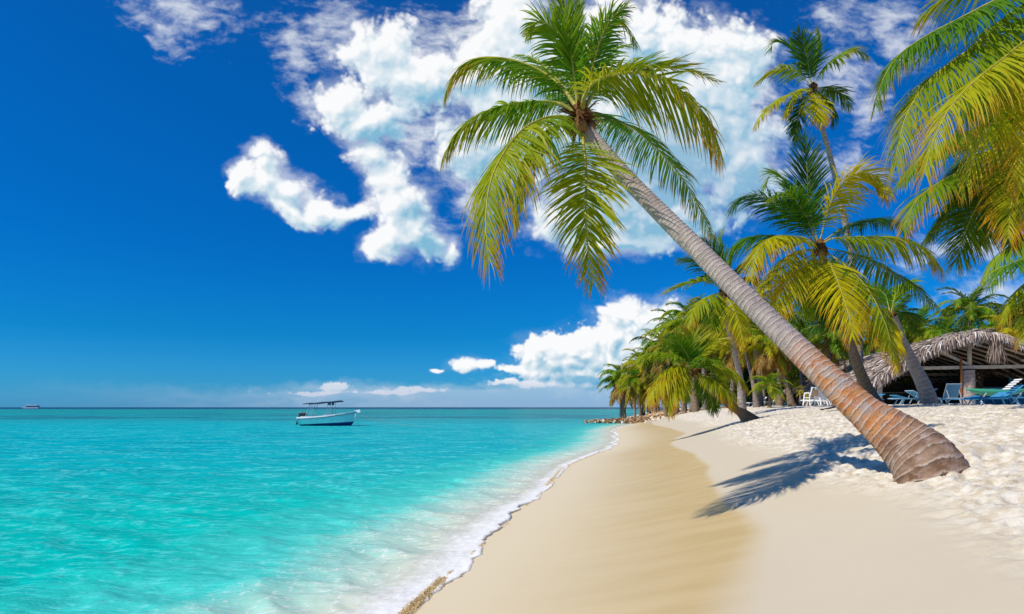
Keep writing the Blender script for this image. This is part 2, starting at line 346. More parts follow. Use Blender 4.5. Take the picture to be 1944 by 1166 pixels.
# ------------------------------------------------------------------ sea
def build_sea():
    rows = np.concatenate([[-2000, -300, -60, -20, -6, -2, 0, .6], np.geomspace(1.1, 70, 1000), np.geomspace(70.6, 9000, 150)])
    cols = -np.concatenate([np.arange(-.62, .7, .02), np.arange(.7, 4, .035), np.arange(4, 4.01, 1), 4.05*1.0125**np.arange(0, 220), np.geomspace(66, 9000, 50)])[::-1][::-1]
    Yg = rows[:, None] + 0*cols[None, :]; S = cols[None, :] + 0*rows[:, None]; Xg = shore(Yg) + S
    edge = .05 + .34*(vn(Yg*.55, 8.1)-.5) + .16*(vn(Yg*2.3, 1.7)-.5) + .07*(vn(Yg*7, 4.2)-.5) + .04*(vn(Yg*19, 9.2)-.5)
    rs = np.random.RandomState(3); Z = np.zeros_like(S)
    wx = .35*(fbm(Xg*.8, Yg*.8, 3)-.5)*2; wy = .35*(fbm(Xg*.8+40, Yg*.8, 3)-.5)*2
    for k in range(22):
        lam = rs.uniform(.18, 1.7); th = R(rs.normal(70, 26)); ph = rs.uniform(0, 6.28)
        q = ((Xg+wx)*math.cos(th) + (Yg+wy)*math.sin(th))*2*math.pi/lam + ph
        Z += lam*.0062*(1-2*np.abs(np.sin(q*.5))**.8)*(.4+1.2*vn(Xg*.7+k*7, Yg*.7))*np.clip((18*lam)/np.maximum(Yg, 1), 0, 1)
    # long low swells rolling in along the shore
    Z += .030*(np.sin((S+.6*(fbm(Xg*.3, Yg*.15, 2)-.5)*2)*3.1)*.5+.5)**3*sst(-S, .3, 1.2)*(1-sst(-S, 5, 9))*(.3+fbm(Xg*.5, Yg*.3, 2))*np.clip(30/np.maximum(Yg, 1), 0, 1)
    Z *= sst(-S, 0.0, .9)
    T = ground(Xg, Yg, False)
    d = edge - S                                                   # distance seaward from the foam edge
    lip = .016*sst(d, 0.0, .035)*(.55+.45*np.exp(-(d/.22)**2)) * (.5+.9*fbm(Xg*9, Yg*9, 3))
    foamz = (fbm(Xg*14, Yg*14, 4, .6)-.45)*.018*sst(d, 0, .04)*(1-sst(d, .5, 1.6))
    Zw = np.where(d > 0, np.maximum(T, Z*.999) + lip + foamz, T - .05*sst(-d, 0, .03) - .01)
    Zw = np.where(Yg < 120, Zw, 0.0)
    cols_ = np.stack([np.clip(d/12, 0, 1), np.clip(d, 0, 1), sst(d, 0, .03), np.ones_like(S)], -1).reshape(-1, 4)
    me = np_mesh('sea', np.stack([Xg, Yg, Zw], -1).reshape(-1, 3), grid_quads(len(rows), len(cols))[:, ::-1], cols_)
    m, nt, out = material('lagoon water')
    a = nt.xyz(nt.attr('tone')['Color']); P = nt.obj(); px, py, pz = nt.xyz(P)
    lgy = nt.math('LOGARITHM', nt.math('MAXIMUM', py, 1.0), 10.0)
    wob = nt.noise(nt.mapping(P, scale=(.5, .9, 1)), .9, 5, .6); wob2 = nt.noise(P, 5, 6, .65)
    dm = nt.math('MULTIPLY', a[0], 12.0)
    dw = nt.math('ADD', dm, nt.math('MULTIPLY', nt.math('SUBTRACT', wob, .5), nt.math('ADD', .5, nt.math('MULTIPLY', dm, .5))))
    # body colour: milky sand water, turquoise, deeper greens
    c = nt.ramp(nt.math('DIVIDE', dw, 12.0), [(0.0, (.84, .76, .60)), (.05, (.72, .74, .58)), (.11, (.42, .68, .55)), (.19, (.06, .60, .51)), (.36, (.002, .50, .42)), (1.0, (.001, .455, .39))])
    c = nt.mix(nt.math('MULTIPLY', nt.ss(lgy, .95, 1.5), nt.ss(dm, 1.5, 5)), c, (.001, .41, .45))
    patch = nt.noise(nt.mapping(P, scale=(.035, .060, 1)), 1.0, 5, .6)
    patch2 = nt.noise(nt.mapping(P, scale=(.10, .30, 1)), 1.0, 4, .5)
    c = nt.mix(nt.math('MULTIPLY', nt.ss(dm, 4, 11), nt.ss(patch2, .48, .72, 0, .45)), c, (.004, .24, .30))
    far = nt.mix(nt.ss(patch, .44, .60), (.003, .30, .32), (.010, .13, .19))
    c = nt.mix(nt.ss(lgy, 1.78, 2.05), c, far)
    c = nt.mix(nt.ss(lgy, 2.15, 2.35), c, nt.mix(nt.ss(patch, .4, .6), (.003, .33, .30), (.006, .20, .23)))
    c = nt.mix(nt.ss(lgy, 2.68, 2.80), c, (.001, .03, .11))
    # foam
    fn = nt.noise(P, 7, 8, .72, dist=.5); fn2 = nt.noise(nt.mapping(P, rot=(0, 0, R(15))), 34, 5, .7)
    de = a[1]
    near_edge = nt.math('POWER', nt.ss(nt.math('MULTIPLY', dm, nt.ss(lgy, .8, 1.6, 1.0, 2.2)), 1.7, .0), 1.7)
    f = nt.math('ADD', nt.math('ADD', nt.math('MULTIPLY', near_edge, .70), nt.math('MULTIPLY', fn, .55)), nt.math('MULTIPLY', fn2, .35))
    foam = nt.math('MULTIPLY', nt.ss(f, .66, 1.20), .95)
    lace = nt.new('ShaderNodeTexVoronoi', feature='DISTANCE_TO_EDGE'); nt.put(lace.inputs['Vector'], nt.vmath('ADD', P, nt.vmath('SCALE', nt.noise(P, 3, 3, .6, color=True), scale=.5)))
    lace.inputs['Scale'].default_value = 4.2
    lc = nt.math('MULTIPLY', nt.ss(lace.outputs[0], .09, .0), nt.math('MULTIPLY', nt.ss(dm, 3.0, .8), nt.ss(fn, .45, .60)))
    foam = nt.math('MAXIMUM', foam, nt.math('MULTIPLY', lc, .75))
    edgeb = nt.math('MULTIPLY', nt.ss(de, .045, .0), nt.ss(nt.noise(P, 3, 3, .6), .42, .6))
    foamc = nt.mix(nt.math('MULTIPLY', edgeb, .9), (.84, .84, .82), (.40, .25, .09))
    # ripples
    h1 = nt.noise(nt.mapping(P, rot=(0, 0, R(12)), scale=(.8, 1.5, 1)), 3.2, 6, .6)
    h2 = nt.noise(nt.mapping(P, rot=(0, 0, R(-8)), scale=(.5, 1.6, 1)), .55, 7, .62)
    hh = nt.math('MULTIPLY', nt.math('ADD', nt.math('MULTIPLY', h1, .05), nt.math('MULTIPLY', h2, .30)), nt.ss(dm, .2, 3.5, .25, 1.0))
    bp = nt.new('ShaderNodeBump'); bp.inputs['Strength'].default_value = .75; bp.inputs['Distance'].default_value = 1.0; nt.put(bp.inputs['Height'], hh)
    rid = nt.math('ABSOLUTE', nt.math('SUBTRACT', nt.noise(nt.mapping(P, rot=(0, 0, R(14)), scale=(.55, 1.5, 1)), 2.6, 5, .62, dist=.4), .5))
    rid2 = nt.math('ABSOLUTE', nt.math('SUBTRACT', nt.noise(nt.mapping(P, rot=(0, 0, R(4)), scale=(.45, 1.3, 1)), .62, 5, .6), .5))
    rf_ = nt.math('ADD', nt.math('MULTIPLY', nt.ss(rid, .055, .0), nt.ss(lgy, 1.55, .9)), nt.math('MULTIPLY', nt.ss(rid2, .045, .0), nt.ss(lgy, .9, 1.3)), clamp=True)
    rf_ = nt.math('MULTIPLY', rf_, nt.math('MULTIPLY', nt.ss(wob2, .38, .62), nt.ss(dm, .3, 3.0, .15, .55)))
    c = nt.mix(rf_, c, (.16, .76, .72))  # pale streaks: light focused by wave ridges, painted into the body colour
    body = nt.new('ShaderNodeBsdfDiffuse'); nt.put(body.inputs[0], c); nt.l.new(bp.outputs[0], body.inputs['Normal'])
    clear = nt.new('ShaderNodeBsdfTransparent'); clear.inputs[0].default_value = (.93, .97, .93, 1)
    cl = nt.ss(dm, 1.2, .1, 0, .40)
    mx = nt.new('ShaderNodeMixShader'); nt.put(mx.inputs[0], cl); nt.l.new(body.outputs[0], mx.inputs[1]); nt.l.new(clear.outputs[0], mx.inputs[2])
    gl = nt.new('ShaderNodeBsdfGlossy'); gl.inputs['Roughness'].default_value = .10; nt.l.new(bp.outputs[0], gl.inputs['Normal'])
    fr = nt.new('ShaderNodeFresnel'); fr.inputs['IOR'].default_value = 1.33; nt.l.new(bp.outputs[0], fr.inputs['Normal'])
    mg = nt.new('ShaderNodeMixShader'); nt.put(mg.inputs[0], nt.math('MINIMUM', nt.math('MULTIPLY', fr.outputs[0], .42), .20)); nt.l.new(mx.outputs[0], mg.inputs[1]); nt.l.new(gl.outputs[0], mg.inputs[2])
    fb = nt.new('ShaderNodeBump'); fb.inputs['Strength'].default_value = .35; fb.inputs['Distance'].default_value = .03; nt.put(fb.inputs['Height'], nt.math('ADD', fn, fn2))
    fo = nt.new('ShaderNodeBsdfDiffuse'); nt.put(fo.inputs[0], foamc); nt.l.new(fb.outputs[0], fo.inputs['Normal'])
    mf = nt.new('ShaderNodeMixShader'); nt.put(mf.inputs[0], foam); nt.l.new(mg.outputs[0], mf.inputs[1]); nt.l.new(fo.outputs[0], mf.inputs[2])
    nt.l.new(mf.outputs[0], out.inputs[0])
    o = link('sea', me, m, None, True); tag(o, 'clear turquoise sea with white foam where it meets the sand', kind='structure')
build_sea()

# ------------------------------------------------------------------ leaf and trunk materials
def leaf_mat(name, young, old, tipc, tip_amt=1.0, spec=.14):
    m, nt, out = material(name); a = nt.xyz(nt.attr('tone')['Color'])   # x: leaflet's own tone, y: along the leaflet, z: along the frond
    ob = nt.new('ShaderNodeObjectInfo').outputs['Random']
    k = nt.math('ADD', nt.math('MULTIPLY', a[0], .75), nt.math('ADD', nt.math('MULTIPLY', a[2], .30), nt.math('MULTIPLY', nt.math('SUBTRACT', ob, .5), .7)))
    c = nt.mix(nt.ss(k, .1, 1.0), young, old)
    ti = nt.math('ADD', nt.math('MULTIPLY', a[1], .75), nt.math('ADD', nt.math('MULTIPLY', a[2], .5), nt.math('MULTIPLY', a[0], .35)))
    tf = nt.math('MULTIPLY', nt.ss(ti, .85, 1.45), tip_amt)
    c = nt.mix(tf, c, tipc)
    c = nt.mix(nt.ss(a[1], .0, -1.0), c, old)
    p = principled(nt, None, c, .42, spec)
    tr = nt.new('ShaderNodeBsdfTranslucent'); nt.put(tr.inputs[0], nt.mix(.5, c, nt.mix(1.0, c, (1.35, 1.25, .55), 'MULTIPLY')))
    mx = nt.new('ShaderNodeMixShader'); mx.inputs[0].default_value = .48
    nt.l.new(p.outputs[0], mx.inputs[1]); nt.l.new(tr.outputs[0], mx.inputs[2]); nt.l.new(mx.outputs[0], out.inputs[0])
    return m
M_LEAF = leaf_mat('yellow green palm leaf', (.12, .27, .010), (.43, .44, .012), (.48, .22, .02))
M_LEAFG = leaf_mat('fresh green palm leaf', (.08, .25, .018), (.30, .42, .012), (.34, .24, .02), .7)
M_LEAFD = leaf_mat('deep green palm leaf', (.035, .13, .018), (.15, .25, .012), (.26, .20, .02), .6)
M_LEAFY = leaf_mat('golden palm leaf', (.27, .33, .010), (.60, .53, .012), (.52, .22, .015))
M_DEAD = leaf_mat('dry brown palm leaf', (.30, .19, .06), (.42, .24, .05), (.30, .13, .03))
def simple(name, color, rough=.7, spec=.25, var=.0, scale=20, bump=0.0, metal=0.0):
    m, nt, out = material(name)
    if var or bump:
        n = nt.noise(nt.obj(), scale, 5, .6); c = nt.mix(nt.ss(n, .3, .7), tuple(x*(1-var) for x in color), tuple(min(1, x*(1+var)) for x in color))
        principled(nt, out, c, rough, spec, n if bump else None, bump, .02, metal)
    else: principled(nt, out, color, rough, spec, metal=metal)
    return m
M_RACHIS = simple('palm frond midrib', (.42, .36, .06), .5, .3, .3, 6)
M_NUT = simple('coconut husk', (.20, .11, .035), .7, .3, .4, 18, .3)
M_NUTG = simple('green coconut husk', (.16, .22, .03), .5, .4, .3, 12)
M_FIBRE = simple('palm crown fibre', (.16, .075, .03), .95, .1, .6, 40, .6)

def trunk_mat(name, grey, dark, orange=None, zone=(0, 0, 0, 0)):
    m, nt, out = material(name); P = nt.obj()
    a = nt.xyz(nt.attr('tone')['Color'])           # x: along the trunk, y: ring phase / 100
    al = a[0]; ph = nt.math('MULTIPLY', a[1], 100.0)
    n1 = nt.noise(P, 7, 6, .65); n2 = nt.noise(P, 42, 5, .7); n3 = nt.noise(P, 2.6, 4, .6)
    fr = nt.math('FRACT', nt.math('ADD', ph, nt.math('ADD', nt.math('MULTIPLY', nt.math('SUBTRACT', n1, .5), nt.ss(al, .0, .5, .6, 1.3)), nt.math('MULTIPLY', nt.math('SUBTRACT', n3, .5), 1.3))))
    line = nt.math('MULTIPLY', nt.ss(fr, .0, .10), nt.ss(fr, nt.math('ADD', .18, nt.math('MULTIPLY', n3, .42)), .10))   # pale leaf scar
    line = nt.math('MULTIPLY', line, nt.ss(n3, .30, .50))
    shadow = nt.ss(fr, .93, 1.0)
    c = nt.mix(nt.ss(n1, .3, .7), grey, tuple(x*.62 for x in grey))
    if orange:
        az, b0, b1, c1 = zone
        oz = nt.math('MULTIPLY', nt.ss(nt.math('ADD', al, nt.math('MULTIPLY', nt.math('SUBTRACT', n1, .5), .10)), az, b0), nt.ss(nt.math('ADD', al, nt.math('MULTIPLY', nt.math('SUBTRACT', n1, .5), .16)), c1, b1))
        brown = nt.mix(nt.ss(n1, .35, .65), (.16, .085, .05), (.31, .20, .135))
        base = nt.ss(al, .30, .16)
        c = nt.mix(base, c, brown)
        oc = nt.mix(nt.ss(n1, .30, .72), (.46, .15, .04), (.54, .29, .13))
        oc = nt.mix(nt.ss(n2, .5, .75), oc, (.30, .09, .03))
        c = nt.mix(nt.math('MULTIPLY', oz, nt.ss(nt.noise(P, 4.5, 5, .7), .36, .54)), c, oc)
        c = nt.mix(nt.math('MULTIPLY', nt.ss(nt.noise(P, 5.5, 6, .75), .50, .66), .7), c, (.42, .34, .31))
        c = nt.mix(nt.math('MULTIPLY', nt.ss(al, .035, .0), .8), c, (.10, .035, .02))
    c = nt.mix(nt.math('MULTIPLY', line, nt.ss(n2, .30, .62, .30, .85)), c, (.60, .50, .41) if orange else tuple(min(1, x*1.35) for x in grey))
    c = nt.mix(nt.math('MULTIPLY', nt.ss(n2, .52, .72), .45), c, dark)
    c = nt.mix(nt.math('MULTIPLY', shadow, .55), c, dark)
    fib = nt.noise(nt.mapping(P, rot=(0, R(42), 0), scale=(1, 1, .14)), 60, 4, .6)
    h = nt.math('ADD', nt.math('MULTIPLY', n2, .7), nt.math('ADD', nt.math('MULTIPLY', fib, .4), nt.math('MULTIPLY', line, .5)))
    principled(nt, out, c, .85, .18, h, .7, .02)
    return m
M_TRUNK = trunk_mat('ringed coconut bark, orange where rubbed', (.50, .42, .38), (.10, .065, .05), (.6, .2, .04), (.15, .21, .33, .43))
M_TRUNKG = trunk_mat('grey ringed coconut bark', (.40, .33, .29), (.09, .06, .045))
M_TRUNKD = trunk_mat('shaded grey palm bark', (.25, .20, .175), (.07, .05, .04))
M_TRUNKB = trunk_mat('brown ringed coconut bark', (.24, .17, .115), (.05, .035, .025))

def catmull(pts, n):
    p = np.array([list(q) for q in pts], float); p = np.vstack([2*p[0]-p[1], p, 2*p[-1]-p[-2]])
    seg = len(p)-3; t = np.linspace(0, seg-1e-9, n); i = t.astype(int); f = (t-i)[:, None]
    a, b, c, d = p[i], p[i+1], p[i+2], p[i+3]
    return .5*((2*b)+(-a+c)*f+(2*a-5*b+4*c-d)*f**2+(-a+3*b-3*c+d)*f**3)
def resample(c, n):
    l = np.concatenate([[0], np.cumsum(np.linalg.norm(np.diff(c, axis=0), axis=1))]); t = np.linspace(0, l[-1], n)
    return np.stack([np.interp(t, l, c[:, k]) for k in range(3)], -1), l[-1]
def norm(v): return v/np.maximum(np.linalg.norm(v, axis=-1, keepdims=True), 1e-9)
def frames(c, up0=(0, 0, 1)):
    T = norm(np.gradient(c, axis=0)); N = np.zeros_like(T); n = np.array(up0, float)
    for i in range(len(c)):
        n = n - T[i]*np.dot(n, T[i])
        if np.linalg.norm(n) < 1e-4: n = np.cross(T[i], (0.3, 1, 0.1))
        n = n/np.linalg.norm(n); N[i] = n
    return T, N, np.cross(T, N)
def trunk_mesh(name, ctrl, radii, ring=(.12, .05), sides=22, ring_amp=.035, per_ring=4, seed=0, bole=0.0):
    c = catmull(ctrl, 400); c, L = resample(c, 400)
    s = np.linspace(0, 1, 2000); sp = np.interp(s, [0, .5, 1], [ring[0], (ring[0]+ring[1])/2, ring[1]])
    ph = np.concatenate([[0], np.cumsum(L/1999/sp[:-1])]); n = int(min(900, max(24, ph[-1]*per_ring)))
    ss_ = np.interp(np.linspace(0, ph[-1], n), ph, s); c = np.stack([np.interp(ss_, np.linspace(0, 1, 400), c[:, k]) for k in range(3)], -1); phs = np.interp(ss_, s, ph)
    T, N, B = frames(c, (0, 1, .2)); rad = np.interp(ss_, np.linspace(0, 1, len(radii)), radii)
    th = np.linspace(0, 2*np.pi, sides, endpoint=False)
    w1 = fbm(np.cos(th)[None]*1.3+5+seed, phs[:, None]*.35+np.sin(th)[None]*1.3, 3)-.5
    f = (phs[:, None]+.30*np.sin(th[None]+seed)+w1*.5) % 1
    rr = rad[:, None]*(1+ring_amp*((1-f)**1.5-.5)+.10*(fbm(np.cos(th)[None]*.9+seed*3, ss_[:, None]*7+np.sin(th)[None]*.9, 3)-.5))
    V = c[:, None]+rr[..., None]*(np.cos(th)[None, :, None]*N[:, None]+np.sin(th)[None, :, None]*B[:, None])
    phase = (phs[:, None]+.30*np.sin(th[None]+seed))/100+0*rr
    col = np.stack([ss_[:, None]+0*rr, phase, 0*rr, 1+0*rr], -1)
    V = V.reshape(-1, 3); q = grid_quads(n, sides, True)
    me = np_mesh(name, V, q, col.reshape(-1, 4)); me.shade_smooth(); return me

def frond_arrays(c, leaf, n, seed, droop=.8, width=.030, up0=(0, 0, 1), roll=0.0, segs=5, bare=.12, spread=(68, 22), tone=(0, 1), tip_len=.35, ragged=.2, gather=0.0):
    """leaflets along both sides of the midrib curve c (k,3)"""
    rs = np.random.RandomState(seed); c, L = resample(c, 60); T, N, S = frames(c, up0)
    if roll: N, S = N*math.cos(roll)+S*math.sin(roll), S*math.cos(roll)-N*math.sin(roll)
    out_v = []; out_c = []; out_f = []; base = 0
    for side in (-1, 1):
        t = bare+(1-bare)*(np.arange(n)+rs.rand(n)*.7)/n; t = np.clip(t, 0, 1); i = t*59
        g = lambda A: np.stack([np.interp(i, np.arange(60), A[:, k]) for k in range(3)], -1)
        p = g(c); Tt, Nn, Sd = norm(g(T)), norm(g(N)), norm(g(S))*side
        u = (t-bare)/(1-bare)
        ln = leaf*np.minimum(1, .45+u*3.2)*np.where(u > .45, 1-(1-tip_len)*((u-.45)/.55)**1.3, 1)*(1-ragged*2*rs.rand(n)**2)
        a = np.radians(spread[0]+(spread[1]-spread[0])*u**1.1+rs.randn(n)*5)
        lift = (.22 if droop < .95 else -.12 if droop < 1.35 else -.38)*(1-.6*u)+rs.randn(n)*.09
        d = norm(Tt*np.cos(a)[:, None]+Sd*np.sin(a)[:, None]+Nn*lift[:, None]+rs.randn(n, 3)*.04)
        dr = droop*(1+.35*rs.randn(n))
        if gather: dr = dr*(1+gather*np.sin(u*23+seed))
        dr = np.clip(dr, 0, 4)
        W_ = norm(Tt-d*np.sum(Tt*d, -1, keepdims=True)); ang = rs.uniform(-.7, .7, n)[:, None]; K = np.cross(d, W_); W_ = W_*np.cos(ang)+K*np.sin(ang)
        wid = width*(.75+.5*rs.rand(n))*np.clip(ln/leaf, .4, 1); pos = p.copy(); vs = []; brown = (rs.rand(n) < .05)*.5; tn = brown+tone[0]+(tone[1]-tone[0])*np.clip(.5*rs.rand(n)+.5*vn(u*9+seed, side+seed*.3), 0, 1)
        for k in range(segs+1):
            f = k/segs; wk = wid*np.interp(f, [0, .12, .5, .85, 1], [.5, 1, .9, .42, .04])
            W2 = norm(W_-d*np.sum(W_*d, -1, keepdims=True))
            vs += [pos-W2*wk[:, None]/2, pos+W2*wk[:, None]/2]
            step = ln/segs; pos = pos+d*step[:, None]
            d = norm(d+np.array([0, 0, -1.])*(dr/segs*(.35+1.3*f))[:, None])
            out_c += [np.stack([tn, np.full(n, f), u, np.ones(n)], -1)]*2
        V = np.stack(vs, 1); out_v.append(V.reshape(-1, 3))
        m = 2*(segs+1); b = base+np.arange(n)[:, None]*m
        for k in range(segs):
            out_f.append(np.concatenate([b+2*k, b+2*k+1, b+2*k+3, b+2*k+2], 1))
        out_c_block = np.stack(out_c[-m:], 1).reshape(-1, 4); out_c = out_c[:-m]+[('B', out_c_block)]
        base += n*m
    C = np.concatenate([x[1] for x in out_c]); return np.concatenate(out_v), np.concatenate(out_f), C, c, L
def rib_arrays(c, r0, r1, sides=5):
    T, N, B = frames(c); n = len(c); th = np.linspace(0, 2*np.pi, sides, endpoint=False); r = np.linspace(1, 0, n)**.8*(r0-r1)+r1; r[:3] *= 1.5
    V = c[:, None]+r[:, None, None]*(np.cos(th)[None, :, None]*N[:, None]+np.sin(th)[None, :, None]*B[:, None])
    return V.reshape(-1, 3), grid_quads(n, sides, True)
def make_frond(curve, leaf, n, seed, mat, parent=None, rib=.018, rib_mat=None, name='frond', **kw):
    v, f, col, c, L = frond_arrays(curve, leaf, n, seed, **kw)
    c2, _ = resample(c, 22); rv, rf = rib_arrays(c2, rib, rib*.12)
    rc = np.zeros((len(rv), 4)); rc[:, 3] = 1
    me = np_mesh('frond', np.concatenate([v, rv]), np.concatenate([f, rf+len(v)]), np.concatenate([col, rc]))
    me.materials.append(mat); me.materials.append(rib_mat or M_RACHIS)
    mi = np.zeros(len(f)+len(rf), np.int32); mi[len(f):] = 1; me.polygons.foreach_set('material_index', mi)
    return link(name, me, None, parent)
def px_curve(pts, D):
    """pts: photo pixels with depth offsets (px, py, dy) -> world curve at real depth D"""
    return catmull([W(p[0], p[1], D+(p[2] if len(p) > 2 else 0)) for p in pts], 60)
def ico(name, r, seed=0, sub=2, sq=(1, 1, 1), amp=.12):
    import bmesh
    bm = bmesh.new(); bmesh.ops.create_icosphere(bm, subdivisions=sub, radius=r)
    for v in bm.verts:
        k = 1+amp*(2*float(fbm(v.co.x/r*1.3+seed, v.co.y/r*1.3+v.co.z/r*2.1, 2))-1); v.co = Vector((v.co.x*sq[0]*k, v.co.y*sq[1]*k, v.co.z*sq[2]*k))
    me = bpy.data.meshes.new(name); bm.to_mesh(me); bm.free(); me.shade_smooth(); return me
def rel(o, root):
    """keep a child's world shape when its root stands at root.location"""
    o.data.transform(Matrix.Translation(-Vector(root.location))); return o
def crown_heart(root, C, r, seed, nuts=6, green=False):
    rs = random.Random(seed); parts = []
    me = ico('crown_fibre', r*1.0, seed, 3, (1, 1, 1.25), .7); parts.append(link('crown_fibre', me, M_FIBRE, root))
    parts[-1].data.transform(Matrix.Translation(C-Vector(root.location)))
    nm = [ico('coconut', r*.52, seed+k, 2, (1, 1, 1.2), .12) for k in range(2)]
    for k in range(nuts):
        a = 6.28*k/nuts+rs.random(); o = link('coconut', nm[k % 2], M_NUTG if green else M_NUT, root)
        o.location = C-Vector(root.location)+Vector((math.cos(a)*r*1.0, math.sin(a)*r*1.0, -r*(.7+.6*rs.random()))); o.rotation_euler = (rs.random(), rs.random(), a)
def sheath_bits(root, C, r, n, seed, mat):
    """dry pointed leaf bases sticking out round the crown"""
    rs = random.Random(seed); mb = MB()
    for k in range(n):
        a = rs.uniform(0, 6.28); e = rs.uniform(-.9, .9); d = Vector((math.cos(a)*math.cos(e), math.sin(a)*math.cos(e), math.sin(e))); l = r*rs.uniform(1.0, 2.3)
        p = C+d*r*.3-Vector(root.location); side = d.cross(Vector((0, 0, 1))).normalized()*r*.16
        tip = p+d*l+Vector((0, 0, -l*.25))
        mb.add([p-side, p+side, p+d*l*.6+side*.7, p+d*l*.6-side*.7, tip], [(0, 1, 2, 3), (3, 2, 4)])
    return mb.build('leaf_bases', mat, root)

# ------------------------------------------------------------------ the great leaning palm
def hero_palm():
    base = hit(1765, 893); D0 = base.y; D1 = 8.4
    ctr = [(1792, 1000), (1765, 896), (1716, 840), (1640, 781), (1570, 716), (1500, 648), (1420, 570), (1340, 490), (1262, 412), (1185, 333), (1112, 250)]
    wpx = [138, 128, 98, 63, 53, 46, 42, 38, 34, 31, 29]
    n = len(ctr); pts = []; rad = []
    for k, ((x, y), wd) in enumerate(zip(ctr, wpx)):
        d = D0+(D1-D0)*max(0, k-1)/(n-2); pts.append(W(x, y, d)); rad.append(wd/2/FPX*d)
    # radii are sampled evenly along the length: respace them
    L = np.cumsum([0]+[(pts[k+1]-pts[k]).length for k in range(n-1)]); r = np.interp(np.linspace(0, L[-1], 60), L, rad)
    root = empty('palm_tree', base, 'great leaning coconut palm with an orange ringed trunk swollen at the foot', 'palm tree')
    t = link('trunk', trunk_mesh('trunk', pts, r, (.088, .034), 56, .032, 7, 2), M_TRUNK, root); rel(t, root)
    # torn root fringe at the foot
    rs = random.Random(5); mb = MB(); ax = (pts[2]*.4+pts[1]*.6-pts[0]).normalized(); sx = ax.cross(Vector((0, 1, 0))).normalized(); sy = ax.cross(sx)
    for k in range(420):
        a = rs.uniform(0, 6.28); q = pts[1]+(pts[0]-pts[1])*rs.uniform(.02, .42); d = (sx*math.cos(a)+sy*math.sin(a)); p = q+d*r[0]*.97
        e = p+d*rs.uniform(.0, .025)-ax*rs.uniform(.02, .07)+Vector((rs.uniform(-.02, .02), rs.uniform(-.02, .02), rs.uniform(-.03, .01))); mb.bar(p-root.location, e-root.location, .008, .006)
    mb.build('root_fringe', simple('red brown palm root', (.12, .04, .022), .95, .1, .5, 30), root)['kind'] = 'stuff'
    C = W(1101, 226, D1)
    crown_heart(root, C, .13, 4, 7); sheath_bits(root, C+Vector((0, 0, .02)), .16, 46, 3, M_FIBRE)
    Z = [  # (pixel path with depth), leaf px, count, droop, tone, material, extra
     ([(1092,200,0),(1073,172,.05),(1040,143,.1),(1000,122,.15),(950,110,.2),(900,112,.25),(862,140,.25),(846,175,.25)], 92, 80, 1.5, (.35,1), M_LEAF, dict(gather=.3)),
     ([(1090,214,0),(1062,197,0),(1024,193,0),(964,199,-.05),(909,218,-.1),(868,250,-.1),(842,296,-.1)], 84, 80, 1.5, (.1,.8), M_LEAF, {}),
     ([(1090,228,0),(1062,222,-.2),(1030,226,-.45),(989,249,-.8),(952,298,-1.1),(930,350,-1.25),(922,423,-1.35),(928,490,-1.4)], 122, 100, 1.9, (.3,1), M_LEAF, dict(roll=.15, gather=.25)),
     ([(1092,232,0),(1056,240,-.1),(1020,262,-.1),(992,310,-.1),(978,370,-.1),(976,430,-.1)], 78, 62, 1.9, (.1,.9), M_LEAF, {}),
     ([(1104,250,0),(1110,290,-.3),(1113,330,-.5),(1112,378,-.7),(1112,423,-.8),(1118,487,-.85),(1127,536,-.9)], 92, 84, .8, (.2,.9), M_LEAF, dict(up0=(0,-1,.3), spread=(60,24))),
     ([(1116,236,0),(1150,228,.3),(1193,238,.5),(1223,260,.7),(1263,298,.9),(1302,348,1.0),(1332,405,1.1),(1354,455,1.1)], 80, 80, 1.5, (.3,1), M_LEAF, {}),
     ([(1106,214,0),(1110,182,-.2),(1128,156,-.35),(1168,141,-.5),(1213,139,-.6),(1263,154,-.7),(1307,184,-.8),(1337,219,-.85),(1357,258,-.9),(1368,290,-.9)], 112, 92, 1.55, (.4,1), M_LEAF, dict(gather=.2)),
     ([(1108,208,0),(1140,160,.1),(1190,134,.2),(1250,128,.3),(1310,134,.35),(1358,155,.4)], 66, 70, .55, (.3,1), M_LEAF, {}),
     ([(1098,196,0),(1092,160,-.05),(1084,120,-.1),(1068,80,-.15),(1046,50,-.2),(1022,40,-.2),(1003,58,-.2)], 64, 50, 1.1, (.1,.7), M_LEAFG, {}),
     ([(1099,196,0),(1088,130,-.1),(1078,60,-.15),(1066,0,-.15),(1056,-30,-.15)], 52, 50, .35, (.3,.9), M_LEAFG, dict(spread=(34,14), up0=(0,-1,.2))),
     ([(1101,196,0),(1098,130,0),(1092,60,.05),(1098,10,.1),(1108,-24,.1)], 44, 40, .3, (.1,.6), M_LEAFG, dict(spread=(30,14), up0=(0,-1,.2))),
     ([(1103,196,0),(1108,150,.1),(1116,95,.15),(1136,48,.2),(1166,30,.2),(1190,52,.25),(1210,90,.25)], 56, 46, 1.2, (.1,.7), M_LEAFG, {}),
     ([(1105,198,0),(1120,140,-.1),(1138,80,-.2),(1160,36,-.25),(1190,12,-.3)], 50, 42, .96, (.1,.7), M_LEAFG, {}),
     ([(1096,200,0),(1070,165,.2),(1040,132,.35),(1010,110,.45),(985,104,.5)], 60, 56, 1.1, (0,.3), M_LEAFG, {}),
     ([(1108,204,0),(1130,170,.3),(1150,120,.5),(1172,90,.6),(1200,84,.7)], 56, 54, 1.3, (0,.4), M_LEAFG, {}),
     ([(1110,215,0),(1135,215,.4),(1165,226,.8),(1190,250,1.1)], 56, 50, 1.4, (0,.4), M_LEAFG, {}),
     ([(1094,215,0),(1080,190,.5),(1062,176,.9),(1044,184,1.3)], 56, 50, 1.3, (0,.4), M_LEAFG, {}),
    ]
